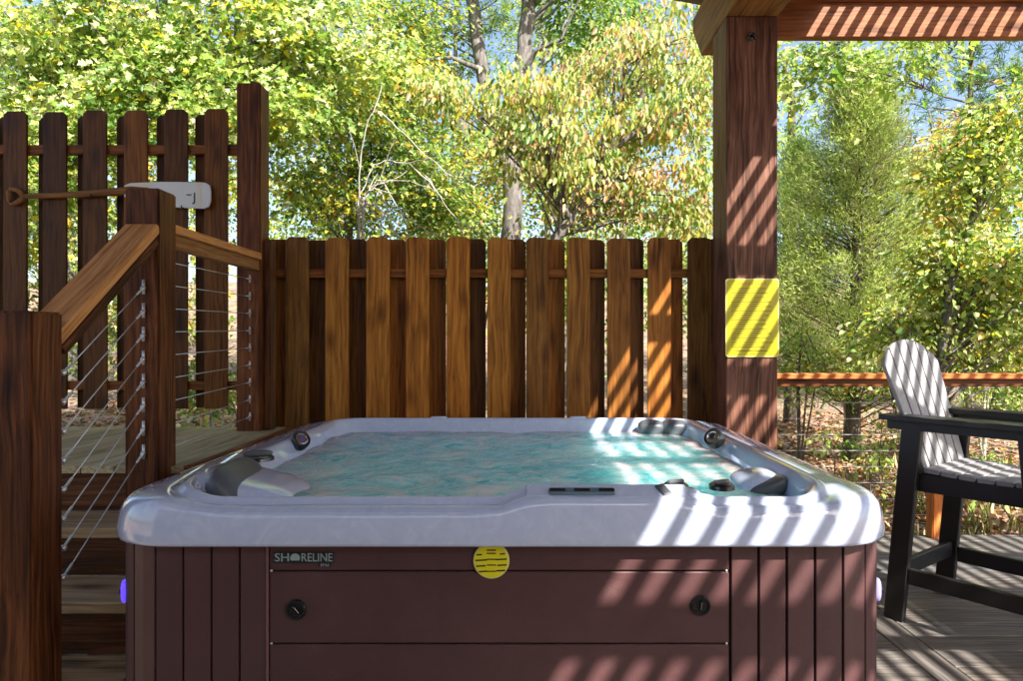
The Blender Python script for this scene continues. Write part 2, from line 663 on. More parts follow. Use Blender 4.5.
# ================================================================== SETTING
# ---- ground: one sheet to the horizon, rising gently into the wood
def ground_z(x, y):
    z = -0.30 + 0.05 * np.sin(x * 0.9 + 1.3) * np.cos(y * 0.7) + 0.04 * np.sin(x * 2.3 + y * 1.9)
    t = np.clip((y - 9.0) / 50.0, 0, 1)
    z = z + 6.0 * t * t * (3 - 2 * t)
    z = z + 0.35 * np.clip((-x - 1.0) / 5.0, 0, 1) * np.clip((y - 4.0) / 2.0, 0, 1)
    return z


g = np.linspace(-1, 1, 141)
gx = np.sign(g) * np.abs(g) ** 2.6 * 420
gy = np.sign(g) * np.abs(g) ** 2.6 * 420 + 7
XX, YY = np.meshgrid(gx, gy)
ZZ = ground_z(XX, YY)
n_ = len(g)
gv = np.stack([XX, YY, ZZ], -1).reshape(-1, 3)
gf = [(j * n_ + i, j * n_ + i + 1, (j + 1) * n_ + i + 1, (j + 1) * n_ + i) for j in range(n_ - 1) for i in range(n_ - 1)]
o = link("ground", mesh_from("ground", gv, gf, True), None, M_GROUND)
o["kind"] = "structure"
o["label"] = "leaf strewn brown woodland ground beyond the fence and railing"

# ---- lower deck: boards along X with a breaker board along Y
deck = thing("deck", "weathered grey timber deck boards under the bar chair", "deck", (0, 0, 0), kind="structure")
bw, pitch = 0.139, 0.145
yb = 4.66
k = 0
while yb > 1.0:
    t = 0.88 + 0.24 * rng.random()
    box2("deck_board", (1.757, yb - bw, -0.035), (5.6, yb, 0.0 + 0.002 * rng.random()), 'deckgrey', deck, 0.003, tone(t, 0.03 * rng.standard_normal()))
    t = 0.88 + 0.24 * rng.random()
    box2("deck_board", (-1.43, yb - bw, -0.035), (1.613, yb, 0.0 + 0.002 * rng.random()), 'deckgrey', deck, 0.003, tone(t, 0.03 * rng.standard_normal()))
    yb -= pitch
    k += 1
box2("deck_board", (1.617, 0.9, -0.035), (1.753, 4.66, 0.001), 'deckgrey', deck, 0.003, tone(0.98))
box2("rim_joist", (-1.43, 4.63, -0.25), (5.6, 4.658, -0.037), 'post', deck, 0.003, tone(1.3))
for xj in (-1.2, 0.2, 1.68, 3.1, 4.5):
    box2("joist", (xj - 0.02, 0.9, -0.25), (xj + 0.02, 4.628, -0.037), 'post', deck, 0.003)

# ---- raised platform: boards along Y
platform = thing("platform", "raised tan timber platform at the head of the steps", "platform", (-2.5, 3.4, 0), kind="structure")
PZ = 0.80
xb = -1.435
while xb > -4.2:
    t = 0.85 + 0.3 * rng.random()
    box2("deck_board", (xb - bw, 2.865, PZ - 0.03), (xb, 4.17, PZ + 0.002 * rng.random()), 'decktan', platform, 0.003, tone(t, 0.04 * rng.standard_normal()))
    xb -= pitch
box2("edge_board", (-1.433, 2.865, PZ - 0.20), (-1.395, 4.12, PZ + 0.004), 'post', platform, 0.004, tone(2.0, 0.05))
box2("front_fascia", (-4.2, 2.885, PZ - 0.19), (-1.437, 2.915, PZ - 0.032), 'post', platform, 0.003, tone(1.2))
box2("side_panel", (-1.45, 2.93, 0.001), (-1.42, 4.15, PZ - 0.21), 'post', platform, 0.003, tone(0.6))

# ---- steps down towards the viewer
stairs = thing("staircase", "dim wooden steps down from the raised platform beside the tub", "stairs", (-2.2, 2.5, 0))
for i in range(3):
    z = PZ - 0.19 * (i + 1)
    yf = 2.885 - 0.25 * (i + 1)
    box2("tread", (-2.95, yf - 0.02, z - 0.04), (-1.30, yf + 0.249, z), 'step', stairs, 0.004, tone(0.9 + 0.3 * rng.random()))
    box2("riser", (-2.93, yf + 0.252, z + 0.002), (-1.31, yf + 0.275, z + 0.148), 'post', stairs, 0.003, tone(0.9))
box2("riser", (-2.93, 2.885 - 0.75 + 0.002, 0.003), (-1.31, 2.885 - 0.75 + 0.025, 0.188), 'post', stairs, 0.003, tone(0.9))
for sx in (-1.33, -2.91):
    prism("stringer", [(1.98 + 0.18, 0.002), (2.86, 0.002), (2.86, 0.55), (2.60, 0.375), (2.16, 0.05)], 0.035, wood('post', 1), stairs,
          Matrix.Translation((sx + 0.0175, 0, 0)) @ Matrix.Rotation(math.radians(90), 4, 'Z'), color=tone(0.7))

# ---- pergola -------------------------------------------------------
perg = thing("pergola", "dark stained timber pergola with slatted roof and square column behind the tub", "pergola", (1.27, 3.95, 0))
CX0, CX1, CY0, CY1 = 1.125, 1.411, 3.80, 4.08
box2("column", (CX0, CY0, 0.002), (CX1, CY1, 3.139), 'column', perg, 0.006, tone(1.0))
# header beam running towards the viewer with its tail cut at an angle
tail = [(-1.8, 3.14), (4.335, 3.14), (4.55, 3.385), (4.55, 3.47), (-1.8, 3.47)]
Myz = Matrix.Translation((CX1 + 0.003, 0, 0)) @ Matrix.Rotation(math.radians(90), 4, 'Z')
hb = prism("header_beam", tail, CX1 - CX0 + 0.006, wood('beam', 0), perg, Myz, 0.004, (0.95, 1.15, 0.9))
# side plank on the right flank of the beam
box2("beam_plank", (CX1 + 0.006, -1.8, 3.20), (CX1 + 0.045, 4.53, 3.466), 'beam', perg, 0.003, tone(1.15))
# rafters along X
RZ0, RZ1 = 3.475, 3.615
for i in range(10):
    yr = 4.007 - 0.60 * i
    if yr < -1.7:
        break
    box2("rafter", (1.05, yr - 0.019, RZ0), (6.2, yr + 0.019, RZ1), 'beam', perg, 0.003, tone(0.9 + 0.2 * rng.random()))
box2("fascia_board", (1.20, 4.575, 3.405), (6.2, 4.615, 3.60), 'beam', perg, 0.003, tone(1.0))
box2("fascia_ledge", (1.20, 4.545, 3.6005), (6.2, 4.63, 3.6145), 'beam', perg, 0.002, tone(1.1))
box2("fascia_lip", (1.20, 4.56, 3.362), (6.2, 4.628, 3.404), 'beam', perg, 0.003, tone(1.0))
for i in range(40):
    xs = 2.035 + 0.104 * i
    box2("slat", (xs + 0.055, -1.9, RZ1 + 0.001), (xs + 0.104, 4.66, RZ1 + 0.019), 'beam', perg, 0.002, tone(0.9 + 0.2 * rng.random()))
# closed roof left of the slats
rv = [(2.035, -1.9, 3.618), (1.20, -1.9, 3.622), (-4.6, -1.9, 4.67), (2.035, 4.66, 3.618), (1.20, 4.66, 3.622), (-4.6, 4.66, 4.67)]
rv2 = [(x, y, z + 0.035) for x, y, z in rv]
rf = [(0, 3, 4, 1), (1, 4, 5, 2), (6, 7, 10, 9), (7, 8, 11, 10), (3, 9, 10, 4), (4, 10, 11, 5), (0, 1, 7, 6), (1, 2, 8, 7), (0, 6, 9, 3), (2, 5, 11, 8)]
link("roof_shade_panel", mesh_from("roof_shade_panel", rv + rv2, rf), perg, M_ROOF)
box2("roof_shade_panel", (4.15, -1.9, RZ1 + 0.03), (6.25, 0.25, RZ1 + 0.06), M_ROOF, perg, 0.003)  # unseen panel added to block sun from the deck by the chair
hook = tube("hook", [P(752, 38, 3.797) + Vector((0.018 * math.cos(a), -0.012, 0.022 * math.sin(a))) for a in np.linspace(-0.6, 4.2, 14)], 0.006, M_BLACK, perg)
lathe("bolt", [(0.016, 0), (0.016, 0.006), (0.010, 0.010)], M_BLACK, perg, Matrix.Translation((PX(752, 3.8), 3.7995, H + 303 * 3.8 / F)) @ Matrix.Rotation(math.radians(90), 4, 'X'), 12)

# ---- unseen wall added behind the viewer to shape the shade
shade_w = thing("shade_wall", "unseen pale grey boarded wall added behind the viewer for shade", "wall", (-0.5, -2.3, 0))
zz_ = -0.3
while zz_ < 3.5:
    box2("shade_wall_board", (-5.0, -2.36, zz_), (3.2, -2.33 + 0.004 * rng.random(), zz_ + 0.197), M_SHADEWALL, shade_w, 0.004)
    zz_ += 0.2

# ---- fences --------------------------------------------------------
def picket_outline(h, w=0.14, ch=0.022):
    return [(-w / 2, 0), (w / 2, 0), (w / 2, h - ch), (w / 2 - ch, h), (-w / 2 + ch, h), (-w / 2, h - ch)]


PICK = {}


def picket(parent, x, y, z0, z1, color, name="picket"):
    key = round(z1 - z0, 3)
    M = Matrix.Translation((x, y, z0))
    jl = Matrix.Rotation(rng.normal(0, 0.0022), 4, 'Y')
    if key not in PICK:
        o = prism(name, picket_outline(z1 - z0), 0.017, wood('cedar', 2), parent, M @ jl, 0.0018, color)
        PICK[key] = o.data
        return o
    return link(name, PICK[key], parent, M=M @ jl, color=color)


FY = 4.134
# low fence behind the tub
lowf = thing("picket_fence", "low brown shadowbox picket fence directly behind the hot tub", "fence", (-0.2, 4.17, 0))
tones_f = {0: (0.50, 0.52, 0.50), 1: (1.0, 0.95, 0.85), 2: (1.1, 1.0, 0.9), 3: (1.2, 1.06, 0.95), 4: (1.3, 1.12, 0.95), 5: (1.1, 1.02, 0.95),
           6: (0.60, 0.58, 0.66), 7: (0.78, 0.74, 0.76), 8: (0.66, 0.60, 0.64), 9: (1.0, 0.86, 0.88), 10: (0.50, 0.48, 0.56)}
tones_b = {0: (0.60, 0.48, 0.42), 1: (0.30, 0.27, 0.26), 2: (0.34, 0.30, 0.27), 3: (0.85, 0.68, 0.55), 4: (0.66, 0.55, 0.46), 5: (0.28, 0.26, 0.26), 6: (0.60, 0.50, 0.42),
           7: (0.90, 0.74, 0.60), 8: (0.40, 0.34, 0.31), 9: (0.36, 0.30, 0.28), 10: (0.90, 0.72, 0.58)}  # stains vary; back row also darkened to paint in recess shade
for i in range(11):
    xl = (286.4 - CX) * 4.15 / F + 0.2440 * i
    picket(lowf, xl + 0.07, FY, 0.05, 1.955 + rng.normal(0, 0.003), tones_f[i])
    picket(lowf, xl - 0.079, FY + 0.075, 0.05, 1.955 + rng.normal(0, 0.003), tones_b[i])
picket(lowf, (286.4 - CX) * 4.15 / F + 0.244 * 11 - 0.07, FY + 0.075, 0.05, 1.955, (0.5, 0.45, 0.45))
for z in (1.74, 0.45):
    box2("fence_rail", (-1.535, FY + 0.0185, z - 0.026), (1.123, FY + 0.073, z + 0.026), 'cedar', lowf, 0.003, (0.62, 0.5, 0.48))
# tall fence on the platform, backlit shade put into the picket tones
tallf = thing("picket_fence", "tall brown picket fence toned to backlit shade with open gaps behind the stair railing", "fence", (-2.6, 4.17, PZ))
for i in range(-2, 6):
    xl = (205.6 - CX) * 4.15 / F - 0.2440 * (5 - i)
    zt = 2.715 + 0.004 * i + rng.normal(0, 0.004)
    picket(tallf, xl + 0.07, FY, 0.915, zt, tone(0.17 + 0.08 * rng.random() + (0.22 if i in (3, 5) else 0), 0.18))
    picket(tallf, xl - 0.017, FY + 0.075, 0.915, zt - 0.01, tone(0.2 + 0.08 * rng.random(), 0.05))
for z in (2.495, 1.055):
    box2("fence_rail", (-3.9, FY + 0.0185, z - 0.027), (-1.685, FY + 0.073, z + 0.027), 'cedar', tallf, 0.003, (0.55, 0.42, 0.42))

# ---- stair railing -------------------------------------------------
rail = thing("stair_railing", "brown timber stair railing with steel cables and three square posts", "railing", (-1.55, 2.5, 0))


def post(parent, x0, x1, y0, y1, z0, z1, key='post', color=None, name="post"):
    bm = bmesh.new()
    bmesh.ops.create_cube(bm, size=1.0)
    bmesh.ops.scale(bm, vec=(x1 - x0, y1 - y0, z1 - z0), verts=bm.verts)
    topf = [e for e in bm.edges if all(v.co.z > 0 for v in e.verts)]
    vert = [e for e in bm.edges if abs(e.verts[0].co.z - e.verts[1].co.z) > 0.1]
    bmesh.ops.bevel(bm, geom=topf + vert, offset=0.007, segments=2, affect='EDGES')
    me = bpy.data.meshes.new(name)
    bm.to_mesh(me)
    bm.free()
    return link(name, me, parent, wood(key, 2), Matrix.Translation(((x0 + x1) / 2, (y0 + y1) / 2, (z0 + z1) / 2)), color)


post(rail, -1.625, -1.485, 2.055, 2.195, 0.21, 1.42, color=tone(0.95, 0.1))
newel = post(rail, -1.625, -1.485, 2.77, 2.91, 0.42, 1.95, color=tone(1.05, 0.08))
post(rail, -1.682, -1.541, 3.98, 4.12, PZ, 2.835, color=tone(1.15, 0.12))
post(rail, -1.538, -1.50, 4.02, 4.12, PZ, 1.93, color=tone(1.0, 0.05))
# sloped hand rail and the level rail behind the newel
a, b = Vector((-1.555, 2.197, 1.36)), Vector((-1.555, 2.77, 1.80))
ang = math.atan2(b.z - a.z, b.y - a.y)
mid, ln = (a + b) / 2, (b - a).length
R = Matrix.Rotation(ang, 4, 'X')
box("handrail", mid + Vector((0, 0, -0.02)), (0.135, ln + 0.03, 0.040), 'rail', rail, 0.005, R, tone(1.0, 0.05))
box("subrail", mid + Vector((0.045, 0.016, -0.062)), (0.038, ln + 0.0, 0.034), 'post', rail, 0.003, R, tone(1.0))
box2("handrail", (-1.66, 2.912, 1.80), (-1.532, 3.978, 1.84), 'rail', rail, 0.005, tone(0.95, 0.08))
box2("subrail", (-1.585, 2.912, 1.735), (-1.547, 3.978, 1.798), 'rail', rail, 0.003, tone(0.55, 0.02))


def cable(p, q, parent, fit=True):
    c = tube("cable", [p, q], 0.0022 if fit else 0.0016, M_STEEL if fit else M_CABLE, parent, 6)
    d = (Vector(q) - Vector(p)).normalized()
    for s, e in ((p, d), (q, -d)) if fit else ():
        s = Vector(s)
        tube("cable_fitting", [s - e * 0.002, s + e * 0.012, s + e * 0.016, s + e * 0.06, s + e * 0.066], [0.009, 0.009, 0.0045, 0.0045, 0.003], M_STEEL, c, 7)
    return c


for i in range(8):
    p = (-1.490, 2.2, 1.223 - 0.0945 * i)
    q = (-1.545, 2.765, 1.545 - 0.0955 * i)
    c = cable(p, q, rail)
    # eye plate on the face of the newel
    zc = q[2]
    tube("eye_plate", [(-1.545, 2.765, zc - 0.028), (-1.545, 2.765, zc + 0.032)], 0.006, M_STEEL, c, 6)
for i in range(9):
    z = 1.688 - 0.1004 * i
    c = cable((-1.535, 2.913, z - 0.02), (-1.60, 3.975, z), rail)
    tube("eye_plate", [(-1.60, 3.975, z - 0.022), (-1.60, 3.975, z + 0.026)], 0.006, M_STEEL, c, 6)

# ---- right railing -------------------------------------------------
rrail = thing("deck_railing", "low cable railing with brown wooden cap behind the bar chair", "railing", (2.77, 4.42, 0))
box2("cap_rail", (1.415, 4.55, 1.072), (5.6, 4.65, 1.108), 'rail', rrail, 0.004, (1.0, 0.62, 0.5))
box2("subrail", (1.415, 4.585, 1.02), (5.6, 4.62, 1.070), 'post', rrail, 0.003, tone(1.3, 0.15))
for xp in (2.775, 4.6):
    post(rrail, xp - 0.045, xp + 0.045, 4.56, 4.645, 0.003, 1.018, 'rail', (0.85, 0.55, 0.35))
for i in range(8):
    z = 0.911 - 0.108 * i
    cable((1.415, 4.60, z), (2.73, 4.60, z), rrail, False)
    cable((2.82, 4.60, z), (4.55, 4.60, z), rrail, False)

# ================================================================== HOT TUB
tub = thing("hot_tub", "square hot tub with glossy grey white rim and dark brown paneled skirt", "hot tub", (-0.065, 2.88, 0))


def rrect(x0, x1, y0, y1, r, nc=14, ns=26):
    """closed ring of points, counter-clockwise from the front left corner's end"""
    pts = []

    def side(a, b):
        for k in range(ns):
            t = k / ns
            pts.append((a[0] + (b[0] - a[0]) * t, a[1] + (b[1] - a[1]) * t))

    def arc(cx, cy, a0):
        for k in range(nc):
            th = a0 + (math.pi / 2) * k / nc
            pts.append((cx + r * math.cos(th), cy + r * math.sin(th)))
    side((x0 + r, y0), (x1 - r, y0))
    arc(x1 - r, y0 + r, -math.pi / 2)
    side((x1, y0 + r), (x1, y1 - r))
    arc(x1 - r, y1 - r, 0)
    side((x1 - r, y1), (x0 + r, y1))
    arc(x0 + r, y1 - r, math.pi / 2)
    side((x0, y1 - r), (x0, y0 + r))
    arc(x0 + r, y0 + r, math.pi)
    return pts


def sstep(a, b, x):
    t = min(1, max(0, (x - a) / (b - a)))
    return t * t * (3 - 2 * t)


TX0, TX1, TY0, TY1 = -1.235, 1.095, 1.90, 3.86
# (side inset, front inset, back inset, corner radius, z)
PROF = [(0.050, 0.050, 0.05, 0.20, 0.753), (0.012, 0.010, 0.012, 0.235, 0.7515), (0.002, 0.002, 0.002, 0.243, 0.756), (0.0, 0.0, 0.0, 0.245, 0.765), (0.001, 0.001, 0.001, 0.244, 0.79),
        (0.006, 0.005, 0.005, 0.24, 0.825), (0.014, 0.010, 0.010, 0.234, 0.852), (0.024, 0.015, 0.017, 0.228, 0.870), (0.036, 0.022, 0.026, 0.22, 0.881),
        (0.052, 0.032, 0.036, 0.21, 0.8865), (0.078, 0.046, 0.050, 0.195, 0.889), (0.104, 0.056, 0.063, 0.18, 0.886), (0.116, 0.062, 0.070, 0.175, 0.884), (0.124, 0.068, 0.078, 0.17, 0.889),
        (0.134, 0.076, 0.088, 0.165, 0.9005), (0.146, 0.084, 0.098, 0.16, 0.904), (0.160, 0.092, 0.108, 0.155, 0.902), (0.170, 0.099, 0.116, 0.15, 0.894), (0.178, 0.106, 0.124, 0.15, 0.876),
        (0.188, 0.116, 0.140, 0.16, 0.835), (0.205, 0.130, 0.165, 0.17, 0.78), (0.24, 0.16, 0.20, 0.2, 0.66), (0.32, 0.26, 0.30, 0.22, 0.50), (0.5, 0.45, 0.5, 0.22, 0.44)]
verts, faces = [], []
for (si, fi, bi, r, z) in PROF:
    for (x, y) in rrect(TX0 + si * 1.12 + 0.035 * sstep(0.0, 0.06, si), TX1 - si * 1.12 - 0.025 * sstep(0.0, 0.06, si), TY0 + fi, TY1 - bi, r * 0.92):
        front = 1 - sstep(2.02, 2.22, y)
        padx = sstep(-0.03, 0.0, x) * (1 - sstep(0.47, 0.53, x))
        sidew = sstep(-1.06, -0.86, x) * (1 - sstep(0.80, 0.98, x))
        zz = z - 0.028 * front * (1 - padx) * sidew * sstep(0.84, 0.885, z)
        verts.append((x, y, zz))
nr = len(verts) // len(PROF)
for i in range(len(PROF) - 1):
    for k in range(nr):
        k2 = (k + 1) % nr
        faces.append((i * nr + k, i * nr + k2, (i + 1) * nr + k2, (i + 1) * nr + k))
faces.append(tuple((len(PROF) - 1) * nr + k for k in range(nr)))
me = mesh_from("shell", verts, faces, True)
shell = link("shell", me, tub, M_ACR)

# water surface, ruffled by the jets
wr = rrect(TX0 + 0.255, TX1 - 0.245, TY0 + 0.128, TY1 - 0.152, 0.165)
wc = np.array([-0.065, 2.87])
wr = np.array(wr)
rings = 64
wv, wf = [], []
wdirs = [(rng.normal(), rng.normal(), 9 + 38 * rng.random(), rng.random() * 6.28) for _ in range(26)]
jets = [(-0.55, 2.9), (0.1, 3.25), (0.55, 3.0), (-0.1, 2.45), (0.3, 2.6), (-0.4, 3.4)]


def water_h(x, y):
    h = 0.0
    for dx, dy, f_, ph in wdirs:
        n2 = math.hypot(dx, dy)
        h += math.sin((x * dx + y * dy) / n2 * f_ + ph + 1.2 * math.sin(3.1 * x + 2.3 * y + ph)) * (7.0 / f_)
    h = h * 0.0030
    for jx, jy in jets:
        d = math.hypot(x - jx, y - jy)
        h += 0.011 * math.exp(-(d / 0.12) ** 2) + 0.004 * math.sin(d * 48) * math.exp(-d / 0.22)
    return h


for j in range(rings, 0, -1):
    t = j / rings
    for (x, y) in wr:
        xx, yy = wc[0] + (x - wc[0]) * t, wc[1] + (y - wc[1]) * t
        wv.append((xx, yy, 0.832 + water_h(xx, yy)))
wn_ = len(wr)
wv.append((wc[0], wc[1], 0.832 + water_h(*wc)))
for j in range(rings - 1):
    for k in range(wn_):
        k2 = (k + 1) % wn_
        wf.append((j * wn_ + k, j * wn_ + k2, (j + 1) * wn_ + k2, (j + 1) * wn_ + k))
b0 = (rings - 1) * wn_
for k in range(wn_):
    wf.append((b0 + k, b0 + (k + 1) % wn_, len(wv) - 1))
nw0 = len(wv)
for (x, y) in wr:
    wv.append((wc[0] + (x - wc[0]) * 0.8, wc[1] + (y - wc[1]) * 0.8, 0.47))
for k in range(wn_):
    wf.append((k, nw0 + k, nw0 + (k + 1) % wn_, (k + 1) % wn_))
wf.append(tuple(nw0 + k for k in range(wn_))[::-1])
o = link("water", mesh_from("water", wv, wf, True), None, M_WATER)
o["kind"] = "structure"
o["label"] = "bubbling turquoise water filling the hot tub"

# skirt: staves around the rounded corners and sides, boarded access panel in front
SX0, SX1, SY0, SY1, SR = -1.222, 1.082, 1.95, 3.82, 0.19
PL, PR = -0.735, 0.589
ring = []
def per(t):
    """point and outward normal at arc length t, starting at front right of the access panel and going round to the front left"""
    segs = [('l', (PR, SY0), (SX1 - SR, SY0)), ('a', (SX1 - SR, SY0 + SR), -math.pi / 2), ('l', (SX1, SY0 + SR), (SX1, SY1 - SR)), ('a', (SX1 - SR, SY1 - SR), 0),
            ('l', (SX1 - SR, SY1), (SX0 + SR, SY1)), ('a', (SX0 + SR, SY1 - SR), math.pi / 2), ('l', (SX0, SY1 - SR), (SX0, SY0 + SR)), ('a', (SX0 + SR, SY0 + SR), math.pi), ('l', (SX0 + SR, SY0), (PL, SY0))]
    for s in segs:
        if s[0] == 'l':
            a_, b_ = Vector(s[1]), Vector(s[2])
            L_ = (b_ - a_).length
            if t <= L_ + 1e-9:
                d = (b_ - a_) / L_
                return a_ + d * t, Vector((d.y, -d.x))
        else:
            L_ = SR * math.pi / 2
            if t <= L_:
                th = s[2] + t / SR
                n = Vector((math.cos(th), math.sin(th)))
                return Vector(s[1]) + n * SR, n
        t -= L_
    return Vector((PL, SY0)), Vector((0, -1))


total = (SX1 - SR - PR) + (SY1 - SY0 - 2 * SR) * 2 + (SX1 - SX0 - 2 * SR) + (PL - SX0 - SR) + 4 * SR * math.pi / 2
nst = round(total / 0.081)
st = total / nst
for i in range(nst):
    p0, n0 = per(i * st + 0.0022)
    p1, n1 = per((i + 1) * st - 0.0022)
    pm, nm = per((i + 0.5) * st)
    dep = 0.016
    pr = 0.0045
    V = []
    for z in (0.03, 0.752):
        for (p, n, off) in ((p0, n0, -dep), (p0, n0, -pr), (p0 + (pm - p0) * 0.06, n0, 0), (pm, nm, 0.0), (p1 + (pm - p1) * 0.06, n1, 0), (p1, n1, -pr), (p1, n1, -dep)):
            q = p + n * off
            V.append((q.x - pm.x, q.y - pm.y, z))
    m_ = 7
    Fc = [(k, (k + 1) % m_, m_ + (k + 1) % m_, m_ + k) for k in range(m_)] + [tuple(range(m_))[::-1], tuple(m_ + k for k in range(m_))]
    me = mesh_from("stave", V, Fc)
    link("stave", me, tub, M_SKIRT, Matrix.Translation((pm.x, pm.y, 0)), tone(0.92 + 0.16 * rng.random(), 0.015 * rng.standard_normal()))
# dark liner seen in the joints
rr_ = rrect(SX0 + 0.013, SX1 - 0.013, SY0 + 0.013, SY1 - 0.013, SR - 0.013, 10, 4)
lv = [(x, y, z) for z in (0.02, 0.7525) for x, y in rr_]
m_ = len(rr_)
link("skirt_liner", mesh_from("skirt_liner", lv, [(k, (k + 1) % m_, m_ + (k + 1) % m_, m_ + k) for k in range(m_)]), tub, M_DARKGAP)
zs = [0.752, 0.670, 0.462, 0.254, 0.046]
for i in range(4):
    box2("panel_board", (PL + 0.006, SY0 - 0.001, zs[i + 1] + 0.002), (PR - 0.004, SY0 + 0.0115, zs[i] - 0.002 if i else zs[i]), M_SKIRT, tub, 0.003, tone(0.98 + 0.04 * rng.random()))
box2("panel_trim", (PL - 0.003, SY0 - 0.004, 0.03), (PL + 0.003, SY0 + 0.011, 0.7515), M_SKIRT, tub, 0.001, tone(2.4, 0.0))
for i in (1, 2):
    for xx in (PL + 0.012, PR - 0.012):
        lathe("screw", [(0.0035, 0), (0.0035, 0.0015), (0.002, 0.0025)], M_STEEL, tub, Matrix.Translation((xx, SY0 - 0.001, zs[i] + 0.002)) @ Matrix.Rotation(math.radians(90), 4, 'X'), 8)
# latches
for (px, py) in ((297, 610), (701, 606)):
    c = P(px, py, SY0)
    M = Matrix.Translation((c.x, SY0 - 0.001, c.z)) @ Matrix.Rotation(math.radians(90), 4, 'X')
    lt = lathe("latch", [(0.029, 0), (0.029, 0.005), (0.026, 0.009), (0.021, 0.009), (0.019, 0.006), (0.010, 0.006)], M_BLACK, tub, M, 32)
    box("latch_slot", (c.x, SY0 - 0.011, c.z), (0.007, 0.007, 0.030), M_BLACK, lt, 0.002, Euler((0, math.radians(-38 if px < 400 else 4), 0)))
    box("latch_key", (c.x + (0.004 if px < 400 else 0), SY0 - 0.0155, c.z + 0.002), (0.0025, 0.002, 0.020), M_CHROME, lt, 0.0008, Euler((0, math.radians(-38 if px < 400 else 8), 0)))
# maker's emblem
c0 = P(304, 558, SY0)
emb = box("emblem", (c0.x + 0.002, SY0 - 0.0035, c0.z + 0.0), (0.176, 0.004, 0.031), M_LOGOBK, tub, 0.0015)
text_mesh("lettering", "SH", 0.034, M_LOGO, emb, Matrix.Translation((c0.x - 0.0605, SY0 - 0.0065, c0.z - 0.010)) @ FACE_CAM, 0.0006, fit=0.040)
text_mesh("lettering", "RELINE", 0.034, M_LOGO, emb, Matrix.Translation((c0.x + 0.040, SY0 - 0.0065, c0.z - 0.010)) @ FACE_CAM, 0.0006, fit=0.088)
sb = box("emblem_tab", (c0.x + 0.062, SY0 - 0.0033, c0.z - 0.0205), (0.040, 0.004, 0.0125), M_LOGOBK, emb, 0.0015)
text_mesh("lettering", "SPAS", 0.012, M_LOGO, emb, Matrix.Translation((c0.x + 0.062, SY0 - 0.0062, c0.z - 0.0245)) @ FACE_CAM, 0.0006)
prism("sun_mark", [(0.0140 * math.cos(t), 0.0135 * math.sin(t)) for t in np.linspace(0.0, math.pi, 14)] + [(-0.012, -0.006), (0.012, -0.006)], 0.0025, M_LOGO, emb,
      Matrix.Translation((c0.x - 0.0225, SY0 - 0.0078, c0.z - 0.001)))
prism("wave_mark", [(-0.022, 0.0), (0.0, -0.006), (0.022, 0.0), (0.0, -0.0025)], 0.002, M_LOGOBK, emb, Matrix.Translation((c0.x - 0.0225, SY0 - 0.0082, c0.z - 0.010)))
# corner lamps in the skirt
for (px, mt, lab) in ((126, M_LEDV, "glowing violet corner lamp"), (877, M_LEDW, "pale lilac corner lamp")):
    sgn = -1 if px < 500 else 1
    cx = SX0 + SR if sgn < 0 else SX1 - SR
    th = math.radians(206 if sgn < 0 else -22)
    n = Vector((math.cos(th), math.sin(th), 0))
    c = Vector((cx, SY0 + SR, 0)) + n * (SR + 0.001)
    c.z = 0.575
    o = superell("corner_lamp", c, (0.012, 0.021, 0.034), mt, tub, 0.7, Euler((0, 0, th)))
    o["label"] = lab
    box("lamp_clip", c + n * 0.013, (0.006, 0.014, 0.012), M_BLACK, o, 0.002, Euler((0, 0, th)))
# round warning tag tucked under the rim
tc_ = P(492, 560.5, SY0)
MT = Matrix.Translation((tc_.x, 1.944, tc_.z)) @ Matrix.Rotation(math.radians(90), 4, 'X')
tag = lathe("warning_tag", [(0.0515, 0), (0.0515, 0.002), (0.050, 0.003)], M_YEDGE, tub, MT, 40)
tag["label"] = "round yellow warning tag with black bars under the rim"
lathe("tag_face", [(0.0475, 0.0028), (0.0475, 0.0036)], M_TAG, tag, MT, 40)
for dz, l0, l1, r0, r1 in ((0.0185, -0.042, -0.027, 0.024, 0.039), (0.003, -0.045, -0.012, 0.012, 0.044), (-0.0135, -0.043, -0.016, 0.017, 0.044), (-0.029, -0.036, -0.012, 0.014, 0.040)):
    for a_, b_ in ((l0, l1), (r0, r1)):
        box("printed_bar", (tc_.x + (a_ + b_) / 2, 1.9398, tc_.z + dz + 0.0012 * (1 if a_ > 0 else -1)), (b_ - a_, 0.0009, 0.0040), M_INK, tag, 0.0, Euler((0, math.radians(-3), 0)))
for dz in (0.030, 0.021, 0.004, -0.012, -0.030):
    box("printed_line", (tc_.x, 1.9399, tc_.z + dz), (0.026, 0.0007, 0.0045), M_PRINT, tag, 0.0)

# control pad on the front rim
pc = Vector((0.236, 1.963, 0.889))
RP = Matrix.Rotation(math.radians(24), 4, 'X')
pad = box("control_pad", pc, (0.47, 0.078, 0.016), M_ACR, tub, 0.006, RP)
def onpad(x, y, z):
    return pc + (RP.to_3x3() @ Vector((x - pc.x, y, z)))
disp = box("display", onpad(0.165, -0.004, 0.011), (0.19, 0.030, 0.010), M_DISPLAY, pad, 0.004, RP)
for bx_ in (-0.07, 0.0, 0.07):
    box("display_button", onpad(0.165 + bx_, -0.004, 0.0165), (0.045, 0.014, 0.002), M_BLACK, disp, 0.0008, RP)
box("pad_badge", onpad(0.40, 0.006, 0.010), (0.030, 0.05, 0.008), M_PILLOW, pad, 0.003, RP @ Matrix.Rotation(math.radians(22), 4, 'Z'))
superell("pad_end", (0.475, 1.985, 0.884), (0.035, 0.035, 0.018), M_ACR, tub, 0.8)
